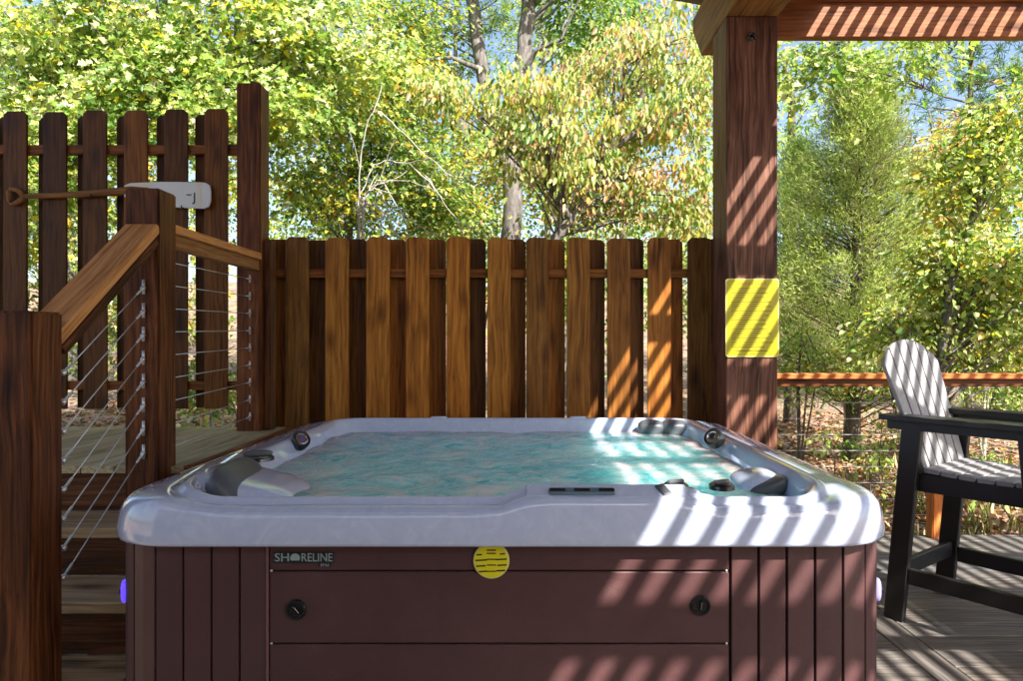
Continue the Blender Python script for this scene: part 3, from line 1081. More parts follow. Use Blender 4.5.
# air controls just behind the front rim
for px in (676, 722):
    c = Vector((PX(px, 2.05), 2.045, 0.885))
    k_ = lathe("air_control", [(0.038, 0), (0.038, 0.012), (0.030, 0.018), (0.014, 0.019)], M_BLACK, tub, Matrix.Translation(c), 24)
    box("control_grip", c + Vector((0, 0, 0.022)), (0.058, 0.014, 0.012), M_PILLOW, k_, 0.004, Euler((0, 0, 0.4)))
# diverter on the left rim
c = Vector((PX(258, 2.47), 2.47, 0.897))
k_ = lathe("diverter", [(0.058, 0), (0.056, 0.010), (0.046, 0.016), (0.02, 0.018)], M_BLACK, tub, Matrix.Translation(c), 28)
superell("diverter_grip", c + Vector((0, 0, 0.024)), (0.052, 0.016, 0.012), M_PILLOW, k_, 0.7, Euler((0, 0, 0.3)))
# pop-up speakers in the side rims
for (px, py, sgn) in ((302, 439, 1), (713, 437, -1)):
    c = P(px, py, 2.98)
    M = Matrix.Translation(c) @ Euler((math.radians(32), sgn * math.radians(48), 0)).to_matrix().to_4x4()
    sp = lathe("speaker", [(0.043, -0.035), (0.043, -0.004), (0.040, 0.0005), (0.034, -0.001)], M_BLACK, tub, M, 28)
    lathe("speaker_ring", [(0.030, -0.002), (0.030, 0.0015), (0.023, 0.002), (0.021, 0.0)], M_CHROME, sp, M, 28)
    lathe("speaker_cone", [(0.016, -0.001), (0.013, 0.004), (0.006, 0.005)], plain("violet_cone", (0.10, 0.09, 0.22), 0.3) if sgn > 0 else M_BLACK, sp, M, 20)
# moulded shoulders with head pillows
superell("headrest_mound", (-0.905, 2.26, 0.812), (0.185, 0.18, 0.080), M_ACR, tub, 0.58, Euler((0, math.radians(14), 0)))
def pil(p):
    return Vector((p.x, p.y, p.z - 1.6 * (p.x + 0.10) ** 2 - 0.4 * p.y * p.y))
superell("pillow", (-0.905, 2.225, 0.872), (0.088, 0.165, 0.042), M_PILLOW, tub, 0.55, Euler((0, math.radians(34), 0)), warp=pil)
superell("headrest_mound", (0.80, 2.36, 0.815), (0.085, 0.11, 0.068), M_ACR, tub, 0.72, Euler((0, math.radians(-10), 0)))
superell("pillow", (0.815, 2.285, 0.838), (0.070, 0.05, 0.028), M_PILLOW, tub, 0.6, Euler((0, math.radians(-20), 0)))
# back right pillow of two lobes
for px in (652, 675):
    superell("pillow_lobe", (PX(px, 3.66), 3.672, 0.848), (0.072, 0.045, 0.052), M_PILLOW, tub, 0.6, Euler((math.radians(18), 0, 0)))
for px in (440, 578):
    superell("rim_cap", (PX(px, 3.80), 3.775, 0.905), (0.045, 0.022, 0.007), M_ACR, tub, 0.6)

# ================================================================== SIGN ON THE COLUMN
sgx0, sgx1 = PX(726.5, 3.79), PX(780, 3.79)
sz1, sz0 = H + (CY - 279) * 3.79 / F, H + (CY - 357.5) * 3.79 / F
sign = thing("warning_sign", "yellow rectangular printed notice on the timber column", "sign", ((sgx0 + sgx1) / 2, 3.79, sz0))


def rr_out(w, h, r, n=5):
    o_ = []
    for cx_, cz_, a0 in ((w / 2 - r, -h / 2 + r, -90), (w / 2 - r, h / 2 - r, 0), (-w / 2 + r, h / 2 - r, 90), (-w / 2 + r, -h / 2 + r, 180)):
        for k_ in range(n + 1):
            t = math.radians(a0 + 90 * k_ / n)
            o_.append((cx_ + r * math.cos(t), cz_ + r * math.sin(t)))
    return o_


sw, sh = sgx1 - sgx0, sz1 - sz0
sc_ = Vector(((sgx0 + sgx1) / 2, 3.792, (sz0 + sz1) / 2))
prism("plate", rr_out(sw, sh, 0.016), 0.006, M_YEDGE, sign, Matrix.Translation(sc_))
prism("face", rr_out(sw - 0.014, sh - 0.014, 0.011), 0.001, M_YELLOW, sign, Matrix.Translation(sc_ + Vector((0, -0.0012, 0))))
def strip(nm, dx, dz, w, h, m):
    box(nm, sc_ + Vector((dx, -0.0016, dz)), (w, 0.0006, h), m, sign, 0.0)
for j in range(9):
    strip("printed_word", -0.07 + 0.0175 * j, sh / 2 - 0.028, 0.012 if j % 3 else 0.014, 0.014, M_PRINTR)
z = sh / 2 - 0.055
row = 0
while z > -sh / 2 + 0.045:
    ln_ = (0.235 if row % 2 == 0 else 0.19) - 0.06 * rng.random()
    strip("printed_line", -0.118 + ln_ / 2, z, ln_, 0.0032 if row % 2 else 0.0045, M_PRINT)
    z -= 0.0125
    row += 1
strip("printed_line", -0.005, -sh / 2 + 0.034, 0.18, 0.0055, M_PRINT)
strip("printed_line", 0.0, -sh / 2 + 0.017, 0.03, 0.004, M_PRINT)

# ================================================================== PADDLE ON THE TALL FENCE
PY = FY - 0.026
pad_t = thing("canoe_paddle", "white bladed wooden canoe paddle hung flat across the tall fence", "paddle", P(110, 197, PY))
s_pts = [P(x, y, PY) for x, y in ((23, 197), (45, 196.3), (75, 195), (100, 193.5), (112, 192.5), (122, 191.5), (131, 190.5), (150, 191.5))]
tube("shaft", s_pts, [0.014, 0.0165, 0.019, 0.0215, 0.023, 0.0245, 0.0245, 0.022], wood('paddle', 0), pad_t, 12)
gp = [P(x, y, PY) for x, y in ((24, 197), (18, 190.5), (10.5, 189), (8.5, 192), (9.5, 200), (11.5, 204.5), (18, 202.5), (24, 197.5))]
tube("grip", gp, [0.015, 0.015, 0.014, 0.0145, 0.0145, 0.014, 0.015, 0.015], wood('paddle', 2), pad_t, 10)
for px_ in (16, 96, 186):
    pp_ = P(px_, {16: 203.5, 96: 198, 186: 209.5}[px_], FY)
    tube("peg", [(pp_.x, FY + 0.004, pp_.z), (pp_.x, FY - 0.05, pp_.z), (pp_.x, FY - 0.055, pp_.z + 0.012)], 0.004, M_BLACK, tallf, 6)
bl = [(125, 186), (131, 183.5), (160, 182.2), (200, 182.6), (206.5, 183.3), (210.5, 186), (211.8, 192), (211.6, 202), (209.5, 207.5), (205, 209.3), (180, 208.3), (150, 205.5), (133, 201.5), (125, 197.5)]
c0 = P(170, 196, PY)
def bo(lst):
    return [(P(x, y, PY).x - c0.x, P(x, y, PY).z - c0.z) for x, y in lst]
blade = prism("blade", bo(bl), 0.012, M_WHITEP, pad_t, Matrix.Translation((c0.x, PY - 0.009, c0.z)), 0.003)
prism("blade_band", bo([(198, 183.3), (202.5, 183.6), (202.5, 208.3), (198, 208.5)]), 0.0012, M_CREAM, blade, Matrix.Translation((c0.x, PY - 0.0100, c0.z)))
prism("blade_root", bo([(125, 186.6), (131, 184.4), (152, 183.4), (152, 190), (134, 194)]), 0.0012, M_CREAM, blade, Matrix.Translation((c0.x, PY - 0.0100, c0.z)))
pj = P(195.5, 201.8, PY)
text_mesh("letter_mark", "J", 0.075, M_INK, blade, Matrix.Translation((pj.x, PY - 0.0105, pj.z)) @ FACE_CAM, 0.0006)
box("dash_mark", (P(190, 195.5, PY).x, PY - 0.0103, P(190, 195.5, PY).z), (0.030, 0.001, 0.007), M_INK, blade, 0.0)

# ================================================================== BAR CHAIR
FWD = Vector((0.6, -0.8))
rotz = math.atan2(FWD.y, FWD.x)      # local +X looks forward, +Y to the far side
chair = thing("bar_chair", "tall adirondack bar chair with grey slats and black frame on the deck", "chair", (1.985, 3.42, 0.0), rotz=rotz)
CM = W[chair]


def cbox(name, c, size, mat, rot=None, bevel=0.004, parent=None):
    M = CM @ Matrix.Translation(c)
    if rot is not None:
        M = M @ rot.to_matrix().to_4x4()
    return link(name, box_mesh(size, bevel, mat), parent or chair, M=M)


def cbar(name, a_, b_, w, t, mat, axis_w='X', parent=None):
    """plank from a to b; w along local X-ish, t along Y-ish"""
    a_, b_ = Vector(a_), Vector(b_)
    d = b_ - a_
    L_ = d.length
    zax = d.normalized()
    yax = Vector((0, 1, 0))
    xax = yax.cross(zax).normalized()
    yax = zax.cross(xax)
    R_ = Matrix((xax, yax, zax)).transposed().to_4x4()
    M = CM @ Matrix.Translation((a_ + b_) / 2) @ R_
    return link(name, box_mesh((w, t, L_), 0.004, mat), parent or chair, M=M)


for s in (-1, 1):
    cbar("leg", (0.00, s * 0.275, 0.004), (0.085, s * 0.275, 0.945), 0.088, 0.036, M_BLACKPOLY)
    cbar("leg", (0.62, s * 0.275, 0.004), (0.545, s * 0.275, 0.945), 0.088, 0.036, M_BLACKPOLY)
    cbox("arm_rail", (0.30, s * 0.275, 0.932), (0.655, 0.034, 0.044), M_BLACKPOLY)
    arm = [(-0.045, -0.055), (-0.03, -0.062), (0.35, -0.082), (0.62, -0.078), (0.665, -0.05), (0.668, 0.03), (0.62, 0.062), (0.3, 0.066), (-0.045, 0.05)]
    if s > 0:
        arm = [(x, -y) for x, y in arm][::-1]
    prism("armrest", arm, 0.026, M_BLACKPOLY, chair, CM @ Matrix.Translation((0, s * 0.29, 0.954)) @ Matrix.Rotation(math.radians(90), 4, 'X') @ Matrix.Scale(1, 4), 0.004)
    cbox("seat_rail", (0.33, s * 0.2375, 0.668), (0.60, 0.034, 0.085), M_BLACKPOLY)
    cbar("stretcher", (0.068, s * 0.275, 0.225), (0.558, s * 0.275, 0.225), 0.075, 0.030, M_BLACKPOLY)
cbox("stretcher", (0.034, 0, 0.250), (0.030, 0.51, 0.075), M_BLACKPOLY)
cbox("footrest", (0.62, 0, 0.255), (0.10, 0.51, 0.030), M_BLACKPOLY)
cbox("seat_rail", (0.06, 0, 0.668), (0.034, 0.438, 0.085), M_BLACKPOLY)
for i in range(7):
    u = 0.155 + 0.073 * i
    zz = 0.724 - 0.010 * math.sin(i / 6 * math.pi) - (0.014 if i == 6 else 0)
    cbox("seat_slat", (u, 0, zz), (0.066, 0.51, 0.022), M_GREYPOLY, Euler((0, 0.05 if i < 3 else (-0.04 if i < 6 else 0.35), 0)))
# fan back
B0, B1 = Vector((0.125, 0, 0.70)), Vector((-0.075, 0, 1.355))
bd = (B1 - B0)
bl_ = bd.length
bz = bd.normalized()
bxn = Vector((0, 1, 0)).cross(bz)
RB = Matrix((bxn, Vector((0, 1, 0)), bz)).transposed().to_4x4()
nb = 6
for i in range(nb):
    w0, w1 = 0.46, 0.60
    a0, a1 = -w0 / 2 + w0 * i / nb + 0.0065, -w0 / 2 + w0 * (i + 1) / nb - 0.0065
    t0, t1 = -w1 / 2 + w1 * i / nb + 0.0065, -w1 / 2 + w1 * (i + 1) / nb - 0.0065
    def top(y):
        return bl_ - 0.02 - 0.11 * (abs(y) / 0.290) ** 2.4
    tm = (t0 + t1) / 2
    outl = [(a0, 0), (a1, 0), (t1, top(t1)), (tm, top(tm)), (t0, top(t0))]
    M = CM @ Matrix.Translation(B0) @ RB @ Matrix.Rotation(math.radians(90), 4, 'Z')
    prism("back_slat", outl, 0.020, M_GREYPOLY, chair, M, 0.003)
for zz in (0.12, 0.40):
    cbox("back_brace", B0 + bz * zz - bxn * 0.040, (0.028, 0.42 + 0.05 * zz, 0.06), M_BLACKPOLY, Euler((0, math.atan2(bd.x, bd.z), 0)))

# ================================================================== VEGETATION
def unit(a):
    return a / np.maximum(np.linalg.norm(a, axis=1, keepdims=True), 1e-9)


def leaf_mesh(name, c, d, n, L_, Wd, col, six=True, fold=0.22, curl=0.12):
    """one mesh of separate folded leaf blades (base point c, tip direction d, face normal n)"""
    N_ = len(c)
    d = unit(d)
    s = unit(np.cross(n, d))
    n = np.cross(d, s)
    L_ = L_[:, None]
    Wd = Wd[:, None]
    if six == 'lobed':
        prof = [(0, 0), (0.22, 0.52), (0.36, 0.22), (0.60, 0.50), (0.70, 0.17), (1.0, 0.0)]
        p = []
        for (a_, b_) in prof:
            p.append(c + d * a_ * L_ + s * b_ * Wd + n * (fold * 2 * b_ * Wd - curl * a_ * a_ * L_))
        for (a_, b_) in prof[4:0:-1]:
            p.append(c + d * a_ * L_ - s * b_ * Wd + n * (fold * 2 * b_ * Wd - curl * a_ * a_ * L_))
        m = 10
        fl = np.array([0, 9, 8, 7, 6, 5, 0, 5, 4, 3, 2, 1])
        fs = 6
    elif six:
        p = [c, c + d * 0.28 * L_ + s * 0.46 * Wd + n * fold * Wd, c + d * 0.68 * L_ + s * 0.40 * Wd + n * (fold * Wd - curl * 0.5 * L_), c + d * L_ - n * curl * L_,
             c + d * 0.68 * L_ - s * 0.40 * Wd + n * (fold * Wd - curl * 0.5 * L_), c + d * 0.28 * L_ - s * 0.46 * Wd + n * fold * Wd]
        m = 6
        fl = np.array([0, 5, 4, 3, 0, 3, 2, 1])
        fs = 4
    else:
        p = [c, c + d * 0.45 * L_ + s * 0.5 * Wd + n * fold * Wd, c + d * L_ - n * curl * L_, c + d * 0.45 * L_ - s * 0.5 * Wd + n * fold * Wd]
        m = 4
        fl = np.array([0, 3, 2, 0, 2, 1])
        fs = 3
    V = np.stack(p, 1).reshape(-1, 3)
    loops = (np.arange(N_)[:, None] * m + fl[None, :]).reshape(-1)
    me = bpy.data.meshes.new(name)
    me.vertices.add(len(V))
    me.vertices.foreach_set("co", V.astype(np.float32).reshape(-1))
    me.loops.add(len(loops))
    me.loops.foreach_set("vertex_index", loops.astype(np.int32))
    npoly = len(loops) // fs
    me.polygons.add(npoly)
    me.polygons.foreach_set("loop_start", np.arange(0, len(loops), fs, dtype=np.int32))
    me.update(calc_edges=True)
    a_ = me.attributes.new("leafcol", 'FLOAT_COLOR', 'POINT')
    cc = np.ones((N_, m, 4), np.float32)
    cc[:, :, :3] = col[:, None, :]
    a_.data.foreach_set("color", cc.reshape(-1))
    return me


GREEN = (0.13, 0.23, 0.045)
DGREEN = (0.08, 0.15, 0.035)
LGREEN = (0.26, 0.37, 0.075)
YGREEN = (0.41, 0.48, 0.11)
PALE = (0.64, 0.66, 0.34)
YELLOW = (0.62, 0.52, 0.07)
GOLD = (0.55, 0.35, 0.06)
PEACH = (0.66, 0.45, 0.22)
RUST = (0.36, 0.14, 0.045)
BROWN = (0.30, 0.18, 0.10)
CEDAR = (0.26, 0.34, 0.09)
CEDARL = (0.44, 0.52, 0.16)


def pal_pick(pal, n):
    cs = np.array([p[0] for p in pal])
    w = np.array([p[1] for p in pal], float)
    return cs[rng.choice(len(cs), n, p=w / w.sum())]


def crown(blobs, per, size, pal, parent, name="crown", flat=0.5, droop=0.15, clump_r=0.32, six=True, up=0.9, asp=0.6, mat=None, mix=0.5, face=0.35, curl=0.12):
    """leaf sprays spread through ellipsoid blobs (cx, cy, cz, rx, ry, rz, count); returns the spray centres"""
    C_, K_ = [], []
    for (cx, cy, cz, rx, ry, rz, cnt) in blobs:
        v = unit(rng.normal(size=(cnt, 3))) * (rng.random((cnt, 1)) ** 0.42)
        C_.append(np.array([cx, cy, cz]) + v * np.array([rx, ry, rz]))
    C_ = np.concatenate(C_)
    nc = len(C_)
    base_c = pal_pick(pal, nc)
    rr = clump_r * (0.55 + 0.9 * rng.random(nc))
    cnts = np.maximum(3, (per * (rr / clump_r) ** 1.6 * (0.6 + 0.8 * rng.random(nc))).astype(int))
    idx = np.repeat(np.arange(nc), cnts)
    n_l = len(idx)
    off = rng.normal(size=(n_l, 3)) * np.array([0.55, 0.55, 0.55 * flat]) * rr[idx, None]
    tilt = rng.normal(size=(nc, 2)) * 0.25
    off[:, 2] += off[:, 0] * tilt[idx, 0] + off[:, 1] * tilt[idx, 1] - 0.35 * (off[:, 0] ** 2 + off[:, 1] ** 2) / np.maximum(rr[idx], 0.05)
    c = C_[idx] + off
    d = unit(off * np.array([1, 1, 0.5]) + rng.normal(size=(n_l, 3)) * 0.35 * clump_r + np.array([0, 0, -droop * clump_r * 2]))
    nrm = unit(np.array([0.28, -face, up]) + rng.normal(size=(n_l, 3)) * 0.55)
    L_ = size * (0.45 + 0.95 * rng.random(n_l) ** 1.3)
    Wd = L_ * asp * (0.8 + 0.4 * rng.random(n_l))
    own = pal_pick(pal, n_l)
    t = (rng.random((n_l, 1)) < mix).astype(float)
    col = base_c[idx] * (1 - t) + own * t
    col = np.clip(col * (0.75 + 0.5 * rng.random((n_l, 1))) * (1 + rng.normal(size=(n_l, 3)) * 0.05), 0.004, 0.75)
    me = leaf_mesh(name, c, d, nrm, L_, Wd, col, six, curl=curl)
    o_ = link(name, me, parent, mat or M_LEAF)
    return C_


def wander(a_, b_, n=7, amp=0.08, sag=0.0):
    a_, b_ = np.array(a_, float), np.array(b_, float)
    L_ = np.linalg.norm(b_ - a_)
    off = np.cumsum(rng.normal(size=(n, 3)), 0) * amp * L_ / n
    ts = np.linspace(0, 1, n)
    off = off - ts[:, None] * off[-1]
    pts = a_ + (b_ - a_) * ts[:, None] + off
    pts[:, 2] += sag * L_ * np.sin(ts * math.pi)
    return [Vector(p) for p in pts]


def limbs(trunk_pts, trunk_r, C_, every=3, r0=0.02, verts=None, faces=None, seg=5, amp=0.1, below=0.5):
    """branches from the trunk to every few sprays"""
    tp = np.array([list(p) for p in trunk_pts])
    for i in range(0, len(C_), every):
        e = C_[i]
        cand = np.linalg.norm(tp[:, :2] - e[:2], axis=1) * below + np.abs(tp[:, 2] - (e[2] - 0.35 * np.linalg.norm(tp[-1][:2] - e[:2]) - 0.1))
        k_ = int(np.argmin(cand))
        pts = wander(tp[k_], e, 7, amp, 0.06)
        ln_ = (Vector(e) - Vector(tp[k_])).length
        r_ = min(r0 * (0.5 + 0.35 * ln_), trunk_r[k_] * 0.7)
        tube_geo(pts, [r_ * (1 - 0.8 * t) + 0.002 for t in np.linspace(0, 1, 7)], seg, False, verts, faces)


def subdiv(pts, rad, n=4):
    po, ro = [], []
    for i in range(len(pts) - 1):
        for k_ in range(n):
            t = k_ / n
            po.append(Vector(pts[i]).lerp(Vector(pts[i + 1]), t))
            ro.append(rad[i] + (rad[i + 1] - rad[i]) * t)
    po.append(Vector(pts[-1]))
    ro.append(rad[-1])
    return po, ro


def px_blob(px, py, Y, rpx, rpy, rd, cnt):
    c = P(px, py, Y)
    return (c.x, c.y, c.z, rpx * Y / F, rd, rpy * Y / F, cnt)


def tree(name, label, cat, stems, blobs, group=None, bark=None, per=40, size=0.09, pal=None, every=3, r0=0.02, seg=9, **kw):
    """stems: list of (points, radii); the first one is the trunk and starts in the ground"""
    b0 = Vector(stems[0][0][0])
    gz = float(ground_z(np.float64(b0.x), np.float64(b0.y)))
    root = thing(name, label, cat, (b0.x, b0.y, gz), group)
    v, f = [], []
    allp, allr = [], []
    for i, (pts, rad) in enumerate(stems):
        pts = [Vector(p) for p in pts]
        if i == 0:
            pts[0] = Vector((b0.x, b0.y, gz - 0.15))
        po, ro = subdiv(pts, rad, 5)
        jit = [Vector((rng.normal(), rng.normal(), 0)) * r_ * 0.12 for r_ in ro]
        po = [p + j for p, j in zip(po, jit)]
        if i == 0:
            ro[0] *= 1.35
            ro[1] *= 1.12
        tube_geo(po, ro, seg, True, v, f)
        allp += po
        allr += ro
    C_ = crown(blobs, per, size, pal, root, **kw) if blobs else []
    if len(C_):
        limbs(allp, allr, C_, every, r0, v, f)
    link("trunk", mesh_from("trunk", v, f, True), root, bark or M_BARK)
    return root


def G(px, Y):
    x = PX(px, Y)
    return Vector((x, Y, float(ground_z(np.float64(x), np.float64(Y)))))


# --- forked oak in the middle
tree("oak_tree", "grey barked oak with forked trunk rising behind the low fence", "tree",
     [([G(513, 9), P(513, 238, 9), P(514, 165, 9), P(519, 85, 9), P(530, 0, 9), P(548, -150, 9.2)], [0.16, 0.135, 0.125, 0.105, 0.095, 0.06]),
      ([P(513, 178, 9), P(500, 140, 9.02), P(484, 78, 9.05), P(471, -5, 9.1), P(440, -160, 9.4)], [0.11, 0.10, 0.092, 0.085, 0.05]),
      ([P(520, 80, 9), P(536, 52, 8.8), P(560, 40, 8.6)], [0.05, 0.03, 0.02]),
      ([P(482, 70, 9), P(452, 58, 8.7), P(430, 60, 8.6)], [0.04, 0.025, 0.015])],
     [px_blob(470, -70, 9, 120, 60, 1.0, 60), px_blob(560, -60, 9, 110, 50, 1.0, 50), px_blob(585, 25, 9.3, 45, 40, 0.6, 16), px_blob(420, 40, 9.3, 36, 45, 0.6, 14)],
     per=60, size=0.09, pal=[(GREEN, 3), (LGREEN, 3), (YGREEN, 1)])
# --- dogwood with pale autumn leaves
tree("dogwood_tree", "dogwood with drooping peach and yellow leaves behind the low fence", "tree",
     [([G(548, 7.0), P(556, 238, 7.0), P(577, 215, 7.0), P(596, 185, 7.0), P(600, 150, 7.1), P(622, 105, 7.2), P(628, 40, 7.2)], [0.075, 0.06, 0.05, 0.045, 0.04, 0.03, 0.02]),
      ([P(572, 222, 7.0), P(556, 190, 6.9), P(548, 150, 6.8), P(530, 110, 6.8)], [0.04, 0.03, 0.025, 0.014]),
      ([P(598, 160, 7.0), P(640, 130, 7.0), P(690, 110, 7.0)], [0.03, 0.022, 0.012])],
     [px_blob(520, 98, 6.7, 95, 22, 0.7, 36), px_blob(455, 92, 6.7, 32, 16, 0.4, 11), px_blob(590, 62, 6.9, 80, 20, 0.7, 22), px_blob(660, 40, 7.1, 60, 36, 0.7, 26), px_blob(575, 138, 6.8, 85, 14, 0.6, 24),
      px_blob(650, 118, 7.0, 65, 20, 0.7, 24), px_blob(560, 163, 6.7, 45, 11, 0.4, 14), px_blob(655, 172, 7.0, 60, 18, 0.7, 20), px_blob(600, 205, 7.2, 60, 18, 0.6, 20), px_blob(690, 90, 7.2, 30, 60, 0.6, 22),
      px_blob(690, 210, 7.3, 36, 30, 0.6, 18)],
     per=50, size=0.068, pal=[((0.50, 0.48, 0.17), 3), ((0.50, 0.41, 0.06), 1.5), ((0.52, 0.33, 0.15), 2.6), ((0.32, 0.37, 0.08), 3.2), (LGREEN, 2.8), (GREEN, 1.4)], droop=1.1, asp=0.5, up=0.25, face=0.8, clump_r=0.24, flat=0.35, every=2, r0=0.012, mix=0.4, bark=M_BARK)
# --- bright broad-leaved trees on the left
tree("maple_tree", "bright yellow green maple filling the upper left above the tall fence", "tree",
     [([G(-90, 8.0), P(-80, 200, 8.0), P(-40, 60, 7.9), P(0, -80, 7.8)], [0.16, 0.13, 0.11, 0.06]),
      ([P(-60, 130, 8.0), P(60, 90, 7.4), P(190, 60, 7.0), P(300, 30, 6.8)], [0.06, 0.045, 0.03, 0.012]),
      ([P(-70, 170, 8.0), P(40, 170, 7.4), P(160, 130, 7.0)], [0.05, 0.035, 0.012])],
     [px_blob(60, 40, 7.2, 140, 66, 0.9, 62), px_blob(210, 40, 6.8, 110, 60, 0.8, 54), px_blob(330, 40, 6.9, 75, 55, 0.8, 32), px_blob(90, 120, 7.0, 130, 44, 0.8, 46), px_blob(260, 110, 6.6, 75, 38, 0.6, 30),
      px_blob(30, 200, 7.2, 90, 60, 0.8, 40), px_blob(200, -60, 7.0, 220, 40, 0.9, 50)],
     per=98, size=0.076, six="lobed", pal=[(PALE, 3.2), (YGREEN, 3.6), (LGREEN, 4.4), (GREEN, 3.4), (YELLOW, 0.9)], clump_r=0.30, asp=0.85, every=2, r0=0.013, up=0.75, face=0.5)
tree("sweetgum_tree", "green and gold leaved young tree between corner post and forked oak", "tree",
     [([G(345, 8.6), P(350, 200, 8.6), P(366, 90, 8.6), P(380, -40, 8.6)], [0.06, 0.05, 0.04, 0.02]),
      ([P(352, 180, 8.6), P(400, 130, 8.5), P(440, 90, 8.4)], [0.025, 0.02, 0.01])],
     [px_blob(350, 110, 8.3, 75, 60, 0.8, 60), px_blob(400, 70, 8.5, 48, 50, 0.7, 40), px_blob(330, 190, 8.2, 60, 42, 0.8, 46), px_blob(425, 160, 8.7, 50, 55, 0.8, 44), px_blob(455, 205, 9.4, 50, 30, 0.6, 26), px_blob(400, 10, 8.6, 60, 30, 0.8, 26)],
     per=84, size=0.066, six="lobed", pal=[(YGREEN, 3), (LGREEN, 4), (GREEN, 4), (DGREEN, 1.5), (YELLOW, 1.3), (GOLD, 0.9), (PALE, 1)], clump_r=0.3, asp=0.7, every=3, r0=0.012)
# --- cedar on the right
def cedar(name, label, px, Y, ytop, ybot, w, sprays, pal):
    b = G(px, Y)
    t_ = P(px + 10, ytop, Y)
    root = thing(name, label, "tree", b)
    v, f = [], []
    po, ro = subdiv([b - Vector((0, 0, 0.1)), b.lerp(t_, 0.5), t_], [0.12, 0.07, 0.01], 6)
    tube_geo(po, ro, 8, True, v, f)
    hgt = t_.z - b.z
    n = sprays
    u = rng.random(n) ** 0.85
    zz = b.z + 0.15 * hgt + u * 0.87 * hgt
    rad = (w * Y / F) * (1 - u) ** 0.75 * (0.35 + 0.75 * rng.random(n)) + 0.06
    th = rng.random(n) * 2 * math.pi
    lump = 1 + 0.28 * np.sin(th * 3 + u * 9)
    rad = rad * lump
    ends = np.stack([b.x + (t_.x - b.x) * u + rad * np.cos(th), b.y + rad * np.sin(th), zz + 0.22 * rad], 1)
    for i in range(0, n, 3):
        s0 = Vector((b.x + (t_.x - b.x) * u[i], b.y, zz[i] - 0.25 * rad[i]))
        tube_geo(wander(s0, ends[i], 5, 0.1), [0.014, 0.011, 0.008, 0.005, 0.002], 4, False, v, f)
    link("trunk", mesh_from("trunk", v, f, True), root, M_BARKD)
    per_ = 46
    idx = np.repeat(np.arange(n), per_)
    out = np.stack([np.cos(th), np.sin(th), np.full(n, 0.45)], 1)
    tt = rng.random(len(idx)) ** 0.8
    axis_l = 0.42
    c = ends[idx] + out[idx] * (tt[:, None] - 0.6) * axis_l + rng.normal(size=(len(idx), 3)) * 0.055
    d = unit(out[idx] * 0.7 + rng.normal(size=(len(idx), 3)) * 0.6 + np.array([0, 0, 0.25]))
    nn = unit(rng.normal(size=(len(idx), 3)))
    L_ = 0.07 * (0.6 + 0.8 * rng.random(len(idx)))
    bc = pal_pick(pal, n)
    col = np.clip(bc[idx] * (0.7 + 0.6 * rng.random((len(idx), 1))), 0.004, 0.7)
    link("crown", leaf_mesh("crown", c, d, nn, L_, L_ * 0.17, col, False), root, M_NEEDLE)


cedar("cedar_tree", "feathery pale green cedar right of the pergola column", 852, 9.4, 78, 430, 105, 1500, [(CEDAR, 3), (CEDARL, 4), (YGREEN, 0.8), ((0.32, 0.31, 0.14), 2)])
cedar("cedar_tree", "darker cedar further back and left of the pale green cedar", 790, 12.5, 150, 420, 60, 700, [(CEDAR, 3), (DGREEN, 2), (CEDARL, 1)])
# --- right hand trees
tree("hickory_tree", "yellow green broad leaved tree on slim grey trunk behind the bar chair", "tree",
     [([G(932, 6.2), P(932, 480, 6.2), P(938, 380, 6.3), P(955, 280, 6.4), P(985, 180, 6.6), P(1005, 90, 6.7)], [0.06, 0.055, 0.05, 0.04, 0.03, 0.015]),
      ([P(948, 320, 6.35), P(985, 290, 6.4), P(1025, 270, 6.4)], [0.025, 0.02, 0.01]),
      ([P(940, 370, 6.3), P(905, 340, 6.4), P(880, 320, 6.6)], [0.02, 0.016, 0.008])],
     [px_blob(985, 185, 6.6, 48, 55, 0.6, 50), px_blob(1010, 120, 6.6, 40, 36, 0.5, 26), px_blob(960, 270, 6.6, 50, 40, 0.6, 44), px_blob(1015, 280, 6.4, 50, 50, 0.6, 46), px_blob(930, 325, 6.6, 55, 30, 0.6, 34), px_blob(1000, 345, 6.6, 60, 24, 0.5, 30)],
     per=56, size=0.066, pal=[(YGREEN, 3.5), (LGREEN, 3), (PALE, 1.6), (GREEN, 2), (YELLOW, 1.4), (GOLD, 0.6)], clump_r=0.24, asp=0.6, every=2, r0=0.012, face=0.5, up=0.75)
tree("oak_tree", "oak branch with sparse leaves hanging against sky at upper right", "tree",
     [([G(1180, 8.5), P(1180, 200, 8.5), P(1160, -20, 8.4), P(1120, -160, 8.2)], [0.17, 0.14, 0.12, 0.07]),
      ([P(1165, 30, 8.4), P(1090, -30, 7.6), P(980, -20, 7.0), P(900, 20, 6.7), P(850, 45, 6.6)], [0.07, 0.05, 0.035, 0.02, 0.008]),
      ([P(980, -20, 7.0), P(960, 40, 6.9), P(925, 90, 6.8)], [0.02, 0.014, 0.006])],
     [px_blob(845, 52, 6.6, 46, 26, 0.4, 16), px_blob(905, 60, 6.8, 46, 22, 0.4, 10), px_blob(930, 25, 7.0, 50, 16, 0.4, 10), px_blob(800, 70, 6.8, 22, 30, 0.4, 7), px_blob(1000, -40, 7.2, 120, 25, 0.8, 30)],
     per=40, size=0.085, six="lobed", pal=[(LGREEN, 3), (YGREEN, 3), (GREEN, 2), (PALE, 1)], clump_r=0.26, asp=0.6, every=1, r0=0.008)
